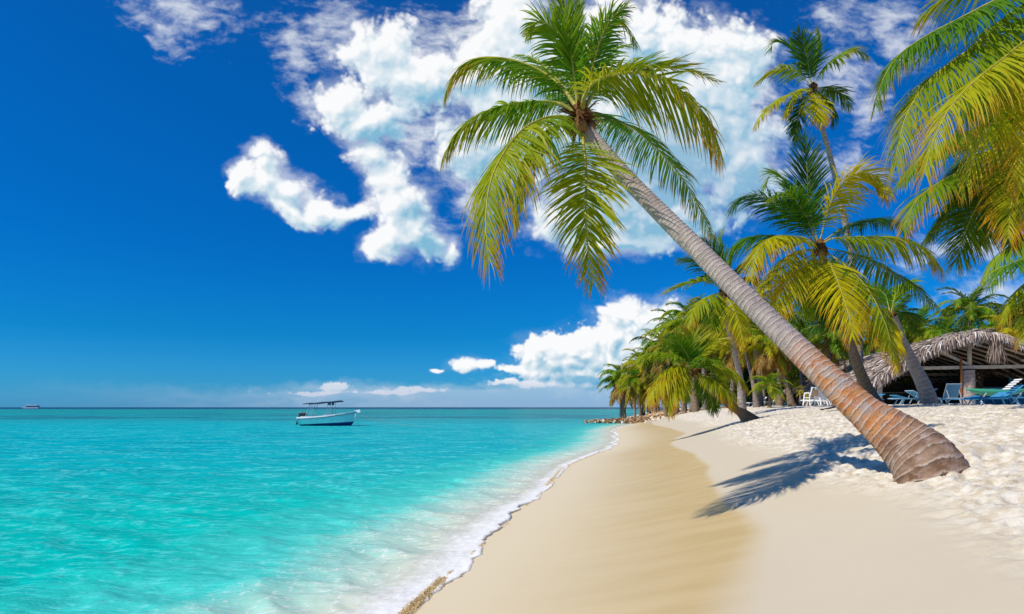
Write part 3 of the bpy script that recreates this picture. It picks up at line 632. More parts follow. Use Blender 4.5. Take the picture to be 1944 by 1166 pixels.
    for k, (path, lp, cnt, dr, tn, mat, kw) in enumerate(Z):
        path = [(a_, b_, c_*(1.9 if c_ > 0 else 1.25)) for a_, b_, c_ in path]
        o = make_frond(px_curve(path, D1), lp*1.22/FPX*D1, int(cnt*1.75), 100+k, mat, root, .021, droop=dr, tone=tn, width=.027, segs=6, **kw); rel(o, root)
hero_palm()

# ------------------------------------------------------------------ palms whose fronds are laid out one by one
def set_palm(base, ctr, wpx, D1, fronds, label, C=None, ring=(.1, .05), tmat=M_TRUNKG, nuts=6, heart=.12, group=None, width=.026, cnt=60, sides=20):
    D0 = base.y; n = len(ctr); pts = [base+Vector((0, 0, -.12))]+[W(x, y, D0+(D1-D0)*(k+1)/n) for k, (x, y) in enumerate(ctr)]
    rad = [wpx[0]/2/FPX*D0]+[w_/2/FPX*D1 for w_ in wpx[1:]]
    root = empty('palm_tree', base, label, 'palm tree', group)
    L = np.cumsum([0]+[(pts[k+1]-pts[k]).length for k in range(len(pts)-1)]); r = np.interp(np.linspace(0, L[-1], 40), np.linspace(0, L[-1], len(rad)), rad)
    rel(link('trunk', trunk_mesh('trunk', pts, r, ring, sides, .05, 4, len(label)), tmat, root), root)
    C = pts[-1] if C is None else C
    crown_heart(root, C+Vector((0, 0, .05)), heart, len(label), nuts); sheath_bits(root, C, heart*1.2, 20, 9, M_FIBRE)
    for k, fr in enumerate(fronds):
        path, lp, dr, tn, mat = fr[:5]; kw = fr[5] if len(fr) > 5 else {}
        kw = dict(kw); c_ = kw.pop('cnt', cnt)
        o = make_frond(px_curve(path, D1), lp*1.12/FPX*D1, int(c_*1.4), 300+k*7+len(label), mat, root, kw.pop('rib', .018), droop=dr, tone=tn, width=width, segs=5, **kw); rel(o, root)
    return root

# the small palm that leans out over the shore
b2 = hit(1428, 797)
set_palm(b2, [(1410,786),(1375,762),(1345,735),(1319,707)], [34, 15, 12, 11, 11], b2.y-.3, [
 ([(1318,700,0),(1315,671,.1),(1316,645,.15),(1311,630,.2)], 50, 0.45, (.2,1), M_LEAF, dict(up0=(0,-1,.2), spread=(58,24))),
 ([(1320,701,0),(1330,667,.2),(1350,649,.3),(1374,647,.4),(1387,657,.4)], 46, 0.90, (.2,1), M_LEAF),
 ([(1314,699,0),(1290,680,-.1),(1256,671,-.2),(1225,674,-.3),(1209,688,-.3)], 48, 1.08, (.2,1), M_LEAFG),
 ([(1314,698,0),(1296,671,.2),(1274,656,.4),(1243,660,.5)], 46, 0.90, (.2,1), M_LEAF),
 ([(1312,703,0),(1290,703,-.4),(1267,714,-.7),(1243,738,-.9),(1229,768,-1)], 52, 1.35, (.4,1), M_LEAFY),
 ([(1313,700,0),(1285,694,-.3),(1262,704,-.5),(1246,724,-.6)], 50, 1.35, (.3,1), M_LEAFY),
 ([(1315,708,0),(1300,716,-.5),(1283,734,-.9),(1272,760,-1.2),(1272,788,-1.3)], 41, 1.35, (.4,1), M_LEAFY, dict(spread=(55,20))),
 ([(1322,701,0),(1352,692,-.1),(1379,697,-.2),(1401,710,-.3),(1418,734,-.3)], 52, 1.44, (.2,1), M_LEAF),
 ([(1321,707,0),(1345,716,-.5),(1368,733,-.8),(1385,752,-1.0),(1391,774,-1.1)], 48, 1.17, (.3,1), M_LEAFY),
 ([(1320,708,0),(1334,728,.3),(1348,752,.5),(1356,782,.6)], 39, 1.17, (.1,.6), M_LEAFD),
 ([(1317,704,0),(1306,676,-.3),(1290,652,-.5),(1282,640,-.6)], 43, 0.72, (.1,.6), M_LEAFG),
 ([(1318,704,0),(1330,690,-.5),(1346,682,-.9),(1366,690,-1.2)], 43, 1.17, (.2,.8), M_LEAFG),
], 'small coconut palm leaning low over the sand towards the water, casting a long shadow', nuts=3, heart=.13, tmat=M_TRUNKB, width=.05, cnt=66)

# mid yellow palm
b3 = hit(1672, 772); b3 = Vector(((1668-972)/FPX*24, 24, gz((1668-972)/FPX*24, 24)))
set_palm(b3, [(1655,755),(1630,700),(1605,620),(1575,530),(1556,472)], [34, 24, 20, 17, 14, 13], 21, [
 ([(1553,462,0),(1542,420,0),(1534,373,0),(1531,299,0),(1524,262,0)], 66, .5, (0,.4), M_LEAFD, dict(up0=(0,-1,.2), spread=(50,20))),
 ([(1550,462,0),(1519,398,.3),(1494,348,.5),(1469,328,.6),(1452,350,.7)], 66, 1.1, (0,.6), M_LEAFG),
 ([(1548,464,0),(1499,405,-.2),(1450,373,-.4),(1410,375,-.5),(1388,400,-.6)], 68, 1.1, (0,.5), M_LEAFD),
 ([(1546,466,0),(1484,448,.3),(1425,450,.6),(1392,470,.8),(1380,508,.9)], 70, 1.4, (.1,.8), M_LEAFG),
 ([(1546,468,0),(1499,448,-.7),(1460,453,-1.2),(1435,483,-1.5),(1424,530,-1.7)], 76, 1.6, (.5,1), M_LEAFY),
 ([(1547,474,0),(1509,478,-.3),(1479,503,-.6),(1446,545,-.9),(1436,575,-1)], 62, 1.5, (.5,1), M_LEAFY),
 ([(1550,480,0),(1524,495,-.6),(1492,538,-1.0),(1474,585,-1.3),(1466,622,-1.4)], 66, 1.5, (.5,1), M_LEAFY),
 ([(1556,474,0),(1580,510,-1),(1597,552,-1.6),(1612,600,-2.0),(1618,640,-2.2)], 78, 1.2, (.3,1), M_LEAFY, dict(up0=(0,-1,.4))),
 ([(1558,464,0),(1584,452,-.3),(1639,450,-.6),(1708,453,-.9),(1758,475,-1.1),(1788,512,-1.2)], 76, 1.7, (.3,1), M_LEAF),
 ([(1558,462,0),(1609,428,.3),(1658,418,.6),(1700,423,.8),(1722,444,.9)], 60, 1.3, (0,.4), M_LEAFD),
 ([(1560,470,0),(1605,478,.6),(1640,490,1.0),(1683,513,1.4),(1728,538,1.7),(1780,584,2.0)], 62, 1.7, (.1,.8), M_LEAFD),
 ([(1559,474,0),(1600,500,-.8),(1645,545,-1.4),(1680,612,-1.8),(1698,680,-2.1)], 74, 1.5, (.4,1), M_LEAF),
 ([(1556,460,0),(1576,388,-.3),(1599,348,-.5),(1629,328,-.7),(1668,336,-.8),(1690,372,-.9)], 72, 1.4, (.4,1), M_LEAFY),
 ([(1550,464,0),(1530,410,-.6),(1500,370,-1.0),(1470,372,-1.4)], 60, 1.2, (.1,.7), M_LEAFG),
 ([(1557,480,0),(1565,520,.4),(1570,570,.6),(1568,620,.6)], 56, .9, (0,.6), M_LEAFD),
 ([(1550,478,0),(1535,520,.4),(1530,560,.6),(1536,600,.6)], 50, .9, (0,.6), M_LEAFG),
], 'coconut palm with golden drooping fronds, its crown just below the tall thin palm', nuts=8, heart=.17, ring=(.16,.10), tmat=M_TRUNKB, width=.046, cnt=88)

# tall thin palm
b4 = Vector(((1634-972)/FPX*46, 46, gz((1634-972)/FPX*46, 46)))
set_palm(b4, [(1630,640),(1618,500),(1600,400),(1574,290),(1552,215),(1541,168)], [16, 14, 12, 12, 11, 9, 9], 42, [
 ([(1540,164,0),(1518,140,0),(1490,130,0),(1462,136,0),(1436,156,0)], 42, 1.1, (.1,.8), M_LEAF),
 ([(1541,162,0),(1524,120,.5),(1500,90,1),(1472,80,1.2),(1460,96,1.2)], 44, .9, (0,.4), M_LEAFD),
 ([(1541,162,0),(1534,120,-.5),(1524,80,-.6),(1514,58,-.8)], 44, .5, (0,.4), M_LEAFD, dict(up0=(0,-1,.2))),
 ([(1542,162,0),(1552,120,0),(1556,85,0),(1553,54,0)], 30, .4, (.2,.9), M_LEAFG, dict(spread=(35,14))),
 ([(1544,162,0),(1566,126,0),(1594,106,0),(1622,94,0),(1646,108,0)], 42, 1.1, (.1,.8), M_LEAF),
 ([(1545,166,0),(1570,168,.5),(1596,176,.8),(1614,204,.9)], 38, 1.1, (0,.4), M_LEAFD),
 ([(1539,168,0),(1510,174,-1),(1478,190,-1.5),(1450,214,-1.8),(1434,244,-2)], 40, 1.2, (.4,1), M_LEAF),
 ([(1540,170,0),(1524,190,.6),(1514,230,1),(1510,276,1)], 34, .8, (0,.4), M_LEAFD),
 ([(1543,170,0),(1552,200,-1),(1562,236,-1.4)], 40, 1.0, (.4,1), M_LEAFY),
 ([(1538,168,0),(1515,176,0),(1500,196,0),(1494,218,0)], 38, 1.2, (.3,1), M_LEAF),
 ([(1544,168,0),(1570,186,-.5),(1584,210,-.8),(1580,240,-.9)], 34, 1.2, (.1,.6), M_LEAFD),
], 'tall thin coconut palm with a small crown high against the clouds', nuts=4, heart=.24, ring=(.3,.2), width=.10, cnt=46, sides=12)

# right hand palms, one reaching in from beyond the picture's edge
def gp(x, y): return Vector((x, y, gz(x, y)))
b5 = gp(9.6, 10.5)
set_palm(b5, [(2210,700),(2150,400),(2080,150),(2030,20)], [50, 34, 32, 28, 26], 9.5, [
 ([(2030,10,0),(1990,-10,0),(1922,22,-.2),(1847,88,-.4),(1773,144,-.6),(1730,199,-.7),(1708,259,-.8),(1700,312,-.8)], 130, 1.4, (.0,.6), M_LEAF, dict(cnt=180)),
 ([(2020,-10,0),(1960,-30,0),(1890,0,-.2),(1822,35,-.3),(1758,68,-.4),(1706,105,-.5),(1676,150,-.5),(1662,196,-.5)], 110, 1.4, (.0,.6), M_LEAF, dict(cnt=165)),
 ([(2020,-20,0),(1940,-60,.3),(1860,-40,.6),(1790,-5,.8),(1745,40,1)], 110, 1.3, (.2,.8), M_LEAF, dict(cnt=80)),
 ([(2030,30,0),(1970,60,-.6),(1907,109,-1.0),(1845,159,-1.3),(1797,214,-1.5),(1768,279,-1.6),(1755,330,-1.6)], 130, 1.8, (.5,1), M_LEAF, dict(cnt=135)),
 ([(2030,40,0),(1975,90,-.3),(1928,149,-.5),(1887,224,-.7),(1850,299,-.8),(1834,350,-.8)], 120, 1.7, (.3,.9), M_LEAF, dict(cnt=90)),
 ([(2035,50,0),(2000,120,-.6),(1972,200,-.9),(1950,290,-1.1),(1940,360,-1.2)], 110, 1.7, (.6,1), M_LEAFY, dict(cnt=100)),
 ([(2040,0,0),(2100,-40,0),(2180,-20,0),(2240,60,0)], 110, 1.4, (.2,.9), M_LEAF),
 ([(2040,30,0),(2110,40,.2),(2180,100,.3),(2230,190,.3)], 110, 1.4, (.2,.9), M_LEAF),
 ([(2030,0,0),(2010,-90,.3),(1960,-160,.5),(1900,-180,.6)], 100, 1.0, (0,.6), M_LEAFG),
 ([(2040,0,0),(2060,-90,.3),(2100,-170,.5)], 100, 1.0, (0,.6), M_LEAFG),
 ([(2030,20,0),(1985,60,.3),(1940,130,.6),(1905,210,.8),(1888,290,.9)],110,1.7,(.1,.7),M_LEAFG,dict(cnt=90)),
 ([(2030,20,0),(1990,50,.5),(1920,110,.9),(1860,180,1.2),(1815,250,1.4)],110,1.7,(.1,.7),M_LEAFG,dict(cnt=90)),
 ([(2030,30,0),(2010,100,.2),(1985,200,.4),(1970,300,.5)],110,1.6,(.1,.8),M_LEAF,dict(cnt=80)),
 ([(2030,10,0),(1980,20,.6),(1925,50,1.0),(1880,100,1.3),(1850,160,1.4)], 100, 1.5, (0,.5), M_LEAFG, dict(cnt=70)),
], 'coconut palm on the right whose long fronds sweep in from beyond the top corner', nuts=7, heart=.17, width=.026, cnt=95)
b6 = gp(12.6, 14)
set_palm(b6, [(2050,620),(1985,500),(1945,400),(1918,310),(1908,279)], [44, 34, 30, 28, 26, 24], 13, [
 ([(1904,279,0),(1857,262,0),(1798,274,-.2),(1748,299,-.3),(1705,350,-.4)], 78, 1.5, (.1,.7), M_LEAFG),
 ([(1900,283,0),(1847,315,-.3),(1783,346,-.6),(1738,383,-.8),(1714,436,-.9)], 90, 1.5, (.3,1), M_LEAF),
 ([(1902,290,0),(1842,340,.2),(1793,400,.4),(1758,452,.5)], 90, 1.3, (.1,.8), M_LEAFD),
 ([(1904,292,0),(1867,368,-.1),(1837,428,-.2),(1815,496,-.3)], 96, .9, (.3,1), M_LEAFD, dict(up0=(0,-1,.3))),
 ([(1908,290,0),(1880,360,.5),(1868,420,.8),(1866,460,.9)], 80, 1.0, (.1,.7), M_LEAFD),
 ([(1914,284,0),(1946,278,-.7),(1936,320,-1.2),(1920,390,-1.6),(1914,452,-1.8)], 92, 1.3, (.5,1), M_LEAFY, dict(up0=(0,-1,.6))),
 ([(1912,280,0),(1960,250,0),(2020,270,0),(2070,340,0)], 90, 1.4, (.2,.9), M_LEAF),
 ([(1912,284,0),(1960,320,-.4),(2000,390,-.7),(2020,470,-.8)], 90, 1.4, (.3,1), M_LEAF),
 ([(1906,276,0),(1886,220,.2),(1858,180,.4),(1820,160,.5)], 84, 1.0, (0,.4), M_LEAFG),
 ([(1908,276,0),(1908,210,0),(1900,140,0),(1886,90,0)], 80, .6, (0,.4), M_LEAFG),
 ([(1910,276,0),(1930,210,.2),(1966,160,.3),(2010,140,.4)], 84, 1.0, (0,.5), M_LEAFG),
 ([(1904,280,0),(1870,250,-.8),(1832,250,-1.4),(1800,275,-1.9)], 80, 1.4, (.1,.7), M_LEAF),
 ([(1900,284,0),(1866,290,.8),(1826,316,1.2),(1800,360,1.4)], 84, 1.4, (0,.5), M_LEAFD),
 ([(1910,292,0),(1920,350,.4),(1924,420,.6),(1920,470,.7)], 70, .9, (0,.6), M_LEAFD),
], 'right edge coconut palm with dark hanging fronds and one glowing yellow', nuts=8, heart=.2, width=.034, cnt=100)
b7 = gp(17.2, 18.5)
set_palm(b7, [(2100,700),(2060,600),(2030,520),(2010,470)], [30, 22, 20, 18, 18], 18, [
 ([(2006,468,0),(1960,440,0),(1915,470,0),(1884,500,0),(1864,534,0)], 64, 1.5, (.1,.8), M_LEAFG),
 ([(2006,474,0),(1975,480,-.5),(1935,494,-.8),(1900,512,-1),(1878,546,-1)], 64, 1.5, (.1,.8), M_LEAFG),
 ([(2006,478,0),(1975,510,0),(1940,545,0),(1915,575,0),(1900,612,0)], 66, 1.5, (.4,1), M_LEAF),
 ([(2008,480,0),(1985,540,-.4),(1960,600,-.7),(1940,650,-.9)], 70, 1.4, (.5,1), M_LEAF),
 ([(2010,464,0),(1990,410,0),(1950,385,0),(1920,400,0)], 60, 1.1, (0,.5), M_LEAFD),
 ([(2010,464,0),(2030,400,0),(2070,370,0)], 60, 1.1, (0,.5), M_LEAFD),
 ([(2012,470,0),(2060,470,0),(2100,520,0)], 60, 1.3, (0,.5), M_LEAFD),
], 'coconut palm whose frond tips reach in at the right edge beside the thatched roof', nuts=4, heart=.18, width=.05, cnt=60)

# thick grey trunk in front of the hut
b8 = Vector(((1768-972)/FPX*26, 26, gz((1768-972)/FPX*26, 26)))
set_palm(b8, [(1755,735),(1733,690),(1712,645),(1694,600)], [34, 27, 21, 17, 16], 25, [
 ([(1690,600,0),(1668,584,-.4),(1640,592,-.7),(1622,626,-.9)], 44, 1.6, (.3,1), M_LEAF),
 ([(1692,604,0),(1696,630,-.9),(1704,665,-1.3),(1702,706,-1.5)], 34, 1.4, (.5,1), M_LEAFY, dict(spread=(40,16))),
 ([(1692,594,0),(1700,560,0),(1716,540,0),(1738,545,0)], 46, 1.0, (0,.6), M_LEAFG),
 ([(1690,594,0),(1680,560,.3),(1660,548,.5),(1640,562,.6)], 44, 1.0, (0,.6), M_LEAFG),
 ([(1694,598,0),(1716,592,.5),(1732,606,.7),(1740,630,.7)], 40, 1.5, (0,.7), M_LEAFD),
 ([(1690,600,0),(1676,606,-.5),(1664,628,-.8),(1660,656,-.9)], 38, 1.5, (.3,1), M_LEAF),
], 'coconut palm with a thick grey trunk slanting up in front of the thatched roof', nuts=0, heart=.09, ring=(.2,.14), width=.06, cnt=54)

# palm between the small one and the great trunk
b9 = Vector(((1409-972)/FPX*34, 34, gz((1409-972)/FPX*34, 34)))
set_palm(b9, [(1405,720),(1392,660),(1380,610),(1374,560)], [19, 14, 10, 9, 8], 32, [
 ([(1372,552,0),(1345,534,0),(1310,538,0),(1282,546,0),(1263,556,0)], 42, .9, (.1,.8), M_LEAF),
 ([(1373,550,0),(1350,520,0),(1320,496,0),(1292,492,0)], 46, 1.1, (0,.5), M_LEAFD),
 ([(1374,550,0),(1362,505,0),(1350,470,0),(1336,456,0)], 46, .6, (0,.4), M_LEAFD),
 ([(1375,550,0),(1376,500,0),(1368,460,0),(1372,440,0)], 40, .5, (0,.5), M_LEAFG),
 ([(1376,550,0),(1396,512,0),(1420,500,0),(1440,512,0)], 46, 1.1, (.1,.6), M_LEAFD),
 ([(1377,553,0),(1406,545,-.5),(1430,560,-.9),(1448,600,-1.1)], 46, 1.5, (.4,1), M_LEAFY),
 ([(1371,556,0),(1346,562,-.7),(1318,585,-1),(1305,625,-1.2)], 46, 1.5, (.3,1), M_LEAF),
 ([(1374,558,0),(1390,580,-1),(1404,615,-1.3),(1412,650,-1.4)], 42, 1.4, (.5,1), M_LEAFY),
 ([(1373,558,0),(1356,585,-.4),(1350,620,-.6),(1352,650,-.7)], 40, 1.4, (.1,.8), M_LEAF),
 ([(1378,552,0),(1402,530,.5),(1428,530,.8),(1446,550,.9)], 44, 1.3, (0,.5), M_LEAFD),
], 'coconut palm with a grey flared trunk standing just left of the great leaning trunk', nuts=5, heart=.22, ring=(.25,.16), width=.075, cnt=48)

# ------------------------------------------------------------------ the grove behind: repeats share a few frond shapes
def proto_frond(pitch, droop, leafdroop, seed, n=44, width=.030):
    e = R(pitch); p = Vector((0, 0, 0)); pts = [tuple(p)]
    rs = random.Random(seed); side = rs.uniform(-.12, .12)
    for k in range(8):
        a = e-R(droop)*(k/7)**1.25; p = p+Vector((math.cos(a), side*k/7, math.sin(a)))*.125; pts.append(tuple(p))
    v, f, col, c, L = frond_arrays(catmull(pts, 40), .30, n, seed, droop=leafdroop, width=width, segs=4, spread=(66, 24))
    c2, _ = resample(c, 10); rv, rf = rib_arrays(c2, .010, .002, 4); rc = np.zeros((len(rv), 4)); rc[:, 3] = 1
    me = np_mesh('frond', np.concatenate([v, rv]), np.concatenate([f, rf+len(v)]), np.concatenate([col, rc]))
    mi = np.zeros(len(f)+len(rf), np.int32); mi[len(f):] = 1; me.polygons.foreach_set('material_index', mi); return me
PROTO = {}
def frond_kind(key, mat):
    """key: how the frond stands; returns a mesh shared by every copy of that material"""
    k = (key, mat.name)
    if k not in PROTO:
        pitch, droop, ld = {'up': (78, 40, .5), 'up2': (66, 75, .8), 'high': (50, 95, 1.2), 'high2': (42, 110, 1.4), 'mid': (22, 85, 1.5), 'mid2': (14, 70, 1.7), 'low': (-14, 60, 1.5), 'hang': (-48, 34, 1.0)}[key]
        me = proto_frond(pitch, droop, ld, len(PROTO)+40); me.materials.append(mat); me.materials.append(M_RACHIS); PROTO[k] = me
    return PROTO[k]
def grove_palm(px, py, D, lpx, bpx, label, mats=(M_LEAF, M_LEAFG), n=22, seed=0, tw=9, tmat=M_TRUNKD, group='palms of the grove', dead=0, nuts=3):
    rs = random.Random(seed*31+7); C = W(px, py, D); X_ = (bpx-972)/FPX*D; B = Vector((X_, D+rs.uniform(-.6, .6), 0)); B.z = gz(B.x, B.y)-.05; fl = lpx/FPX*D
    if C.z < B.z+.25: C.z = B.z+.25
    root = empty('palm_tree', B, label, 'palm tree', group)
    r = tw*.72/2/FPX*D; mid = B.lerp(C, .5)+Vector(((B.x-C.x)*.12, 0, 0))
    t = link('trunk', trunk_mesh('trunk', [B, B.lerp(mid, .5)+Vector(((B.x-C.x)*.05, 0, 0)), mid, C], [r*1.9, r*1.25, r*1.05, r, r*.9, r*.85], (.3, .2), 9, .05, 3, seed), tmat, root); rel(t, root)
    h = link('crown_fibre', ico('crown_fibre', r*1.25, seed, 1, (1, 1, 1.4), .5), M_FIBRE, root); h.location = C-B
    for k in range(nuts):
        o = link('coconut', NUT_ME, M_NUT, root); o.scale = (fl*.055,)*3; a = rs.uniform(0, 6.28); o.location = C-B+Vector((math.cos(a)*r*1.6, math.sin(a)*r*1.6, -r*1.4))
    kinds = ['up', 'up2', 'up2', 'high', 'high2', 'high', 'mid', 'mid2', 'mid', 'mid2', 'low', 'low', 'high2', 'mid', 'up2', 'low', 'mid2', 'high', 'hang', 'mid', 'high2', 'low', 'hang', 'mid']
    for k in range(n+dead):
        key = kinds[k % len(kinds)] if k < n else 'hang'
        old = key in ('low', 'hang', 'mid2'); m = M_DEAD if k >= n else (mats[0] if (old or rs.random() < .3) else mats[1])
        o = link('frond', frond_kind(key, m), None, root); o.location = C-B; s_ = fl*rs.uniform(.85, 1.12)*(.8 if key == 'up' else 1)
        o.scale = (s_, s_*rs.choice((-1, 1)), s_); o.rotation_euler = (rs.uniform(-.12, .12), rs.uniform(-.16, .16), k*2.39996+rs.uniform(-.3, .3))
    return root
NUT_ME = ico('coconut', 1.0, 3, 2, (1, 1, 1.2), .12)
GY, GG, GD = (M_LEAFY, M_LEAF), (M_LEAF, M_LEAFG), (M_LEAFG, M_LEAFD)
GROVE = [  # crown px, py, depth, frond px, foot px, label, tones, trunk px
 (1181,722,88,46,1186,'bushy dark coconut palm at the seaward point, above the rock spit',GG,8,6),
 (1178,738,90,38,1180,'low palm filling the foot of the bushy seaward point palm',GD,7,4),
 (1222,700,82,44,1232,'coconut palm with hanging brown fronds next in from the seaward point',GY,8,10),
 (1206,728,80,34,1216,'short palm with drooping fronds between the two outermost palms',GG,6,4),
 (1262,668,70,52,1262,'green coconut palm behind the small leaning one, left of it',GG,9,6),
 (1240,690,76,44,1244,'rounded coconut palm seen just above the left fronds of the leaning one',GG,8,4),
 (1286,632,66,56,1280,'coconut palm with a fan of upright fronds over the small leaning one',GD,10,4),
 (1310,612,62,58,1312,'tall dark coconut palm at the shoulder of the grove',GD,10,4),
 (1330,640,56,62,1340,'green coconut palm low behind the palm with the flared trunk',GG,11,6),
 (1350,600,60,60,1352,'dark crowned coconut palm left of the flared trunk',GD,10,2),
 (1300,668,60,50,1302,'coconut palm hidden behind the upright fronds of the leaning one',GG,9,6),
 (1405,628,44,62,1431,'coconut palm with a thin straight trunk and ochre crown left of the great trunk',GY,10,5),
 (1462,652,42,62,1498,'coconut palm with hanging golden fronds and a thin leaning trunk',GY,12,12),
 (1430,600,52,66,1440,'dark green coconut palm rising behind the thin trunks left of the great one',GD,11,4),
 (1395,660,50,56,1392,'ochre coconut palm drooping behind the grey flared trunk',GY,10,8),
 (1480,600,50,66,1476,'coconut palm crossed by the middle of the great leaning trunk',GD,11,6),
 (1520,640,52,64,1522,'green coconut palm above the little round thatched parasol',GG,10,5),
 (1575,640,44,66,1580,'green coconut palm behind the brown leaning trunk',GD,11,4),
 (1560,700,56,54,1560,'low green palm beside the left end of the thatched roof',GG,10,3),
 (1620,660,66,52,1622,'green coconut palm rising behind the ridge of the thatched roof, leftmost',GD,8,4),
 (1670,630,72,58,1672,'green coconut palm behind the middle of the thatched roof',GD,8,4),
 (1745,628,62,66,1746,'bright green palm behind the left slope of the roof top',GG,9,0),
 (1790,640,58,60,1792,'bright green palm spreading fronds just behind the roof top',GG,9,0),
 (1842,588,64,68,1842,'dark green coconut palm standing alone against the sky over the roof',GD,10,0),
 (1872,645,56,60,1874,'yellow green palm arching behind the right slope of the roof',GG,9,0),
 (1925,640,52,66,1930,'coconut palm with orange lower fronds at the right edge above the roof',GY,9,4),
 (1960,620,60,66,1960,'dark palm at the right edge behind the roof',GD,9,2),
 (1238,728,80,40,1240,'low ochre palm filling the gap under the rounded palm left of the leaning one',GY,7,8),
 (1206,742,84,34,1204,'lowest ochre palm on the point behind the rocks',GY,6,6),
 (1262,722,76,42,1264,'low green palm beside the leftmost fronds of the small leaning palm',GG,7,6),
 (1286,712,72,44,1288,'low dark palm behind the crown of the small leaning palm',GG,7,4),
 (1224,716,92,44,1222,'dark palm behind the ochre ones near the seaward end',GD,7,4),
 (1705,600,76,56,1706,'far green palm between the golden crown and the lone dark one',GD,7,0),
]
for k, (px, py, D, lp, bx, lab, tn, tw, dd) in enumerate(GROVE):
    if px < 1340 and tn is GD: tn = GG
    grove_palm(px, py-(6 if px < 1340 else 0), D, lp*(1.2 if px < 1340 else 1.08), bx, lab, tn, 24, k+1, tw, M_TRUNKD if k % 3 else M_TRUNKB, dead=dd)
# young palms without much trunk, low in the shade of the grove
YOUNG = [(1462,735,40,46,'young fan of green fronds between the two thin leaning trunks',GG),(1530,745,50,24,'small yellow palm beside the white chair',(M_LEAFY,M_LEAFY)),
 (1503,720,54,44,'young green palm just right of the golden leaning trunk',GG),(1375,735,52,40,'young palm in front of the dark wood by the flared trunk',GD),
 (1265,752,62,30,'young palm at the edge of the pale bank behind the rocks',GY),(1300,745,58,34,'young dark palm at the top of the bank',GD),
 (1720,735,44,36,'young yellow palm under the near end of the roof',GY),(1690,742,50,34,'young green palm under the roof beyond the posts',GG),
 (1590,735,52,40,'young green palm behind the brown leaning trunk foot',GG),(1640,745,46,34,'young palm glimpsed below the hanging thatch',GY),
 (1440,750,60,34,'young dark palm among the far trunks',GD),(1342,752,64,32,'young dark palm left of the flared trunk foot',GD)]
for k, (px, py, D, lp, lab, tn) in enumerate(YOUNG):
    grove_palm(px, py, D, lp, px, lab, tn, 18, k+60, 7, M_TRUNKB, 'young palms under the grove', nuts=0)
# bare trunks deep in the grove whose crowns are lost among the others
rs = random.Random(12)
for k, (bx, tx, D, tw) in enumerate([(1345,1330,58,6),(1362,1352,64,5),(1384,1372,60,6),(1450,1436,56,6),(1457,1450,62,5),(1472,1455,58,6),(1515,1505,60,5),(1542,1530,58,5),(1552,1548,62,5),(1663,1655,60,7),(1678,1668,66,6),(1700,1684,58,7),(1716,1700,64,6),(1270,1262,70,6),(1250,1236,76,5),(1296,1310,60,7),(1321,1300,54,9),(1426,1418,66,4)]):
    x = (bx-972)/FPX*D; B = Vector((x, D, gz(x, D)-.05)); C = W(tx, 650+rs.uniform(-20, 10), D); r = tw/2/FPX*D
    root = empty('palm_tree', B, 'slim bare palm trunk deep in the shade of the grove, crown hidden among the others', 'palm tree', 'slim trunks deep in the grove')
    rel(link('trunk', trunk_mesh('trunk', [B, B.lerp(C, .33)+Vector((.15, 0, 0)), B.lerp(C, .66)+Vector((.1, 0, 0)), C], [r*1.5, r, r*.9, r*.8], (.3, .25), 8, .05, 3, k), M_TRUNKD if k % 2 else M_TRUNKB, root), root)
    for q in range(11):
        o = link('frond', frond_kind(('high', 'mid', 'low', 'up2', 'hang')[q % 5], M_LEAFD if q % 3 else M_LEAFG), None, root); o.location = C-B; s_ = 2.6*rs.uniform(.8, 1.1)
        o.scale = (s_, s_, s_); o.rotation_euler = (0, rs.uniform(-.2, .2), q*2.4+rs.random())

# broadleaved trees and bushes behind the palms
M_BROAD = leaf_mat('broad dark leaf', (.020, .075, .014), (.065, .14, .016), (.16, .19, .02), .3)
M_WOOD = simple('grey brown bark', (.14, .10, .075), .9, .15, .3, 14, .4)
def leafy(name, x, y, z, w_, h_, n, seed, label, cat, group, size=.34, d_=None):
    rs = np.random.RandomState(seed); d_ = d_ or w_*.8; root = empty(name, (x, y, gz(x, y)), label, cat, group); g0 = root.location.z
    nb = 16; bl = np.stack([rs.uniform(-.42, .42, nb)*w_, rs.uniform(-.4, .4, nb)*d_, z-g0+rs.uniform(-.38, .40, nb)*h_], -1); br = rs.uniform(.13, .26, nb)*min(w_, h_*1.3)
    i = rs.randint(0, nb, n); v = norm(rs.randn(n, 3)); c = bl[i]+v*br[i][:, None]*np.array([1.25, 1, .9])*(rs.rand(n)**.35)[:, None]
    nrm = norm(v+rs.randn(n, 3)*.6+np.array([0, 0, .5])); a = norm(np.cross(nrm, rs.randn(n, 3))); b = np.cross(nrm, a); s_ = size*rs.uniform(.5, 1.1, n)[:, None]
    V = np.stack([c-a*s_*.5, c-b*s_*.22, c+a*s_*.5-nrm*s_*.1, c+b*s_*.22], 1).reshape(-1, 3)
    tn = np.repeat(np.clip(.5*rs.rand(n)+.5*(i % 3)/2, 0, 1), 4); col = np.stack([tn, np.full(4*n, .2), np.full(4*n, .2), np.ones(4*n)], -1)
    me = np_mesh('crown', V, np.arange(4*n).reshape(-1, 4), col); link('crown', me, M_BROAD, root)
    mb = MB(); top = Vector((0, 0, z-g0)); mb.bar((0, 0, -.1), top*.7, .22*w_/4, n=8)
    for k in range(7):
        q = Vector(bl[k]); mb.bar(top*(.3+.05*k), q, .08*w_/4, n=6)
    mb.build('trunk', M_WOOD, root, True)
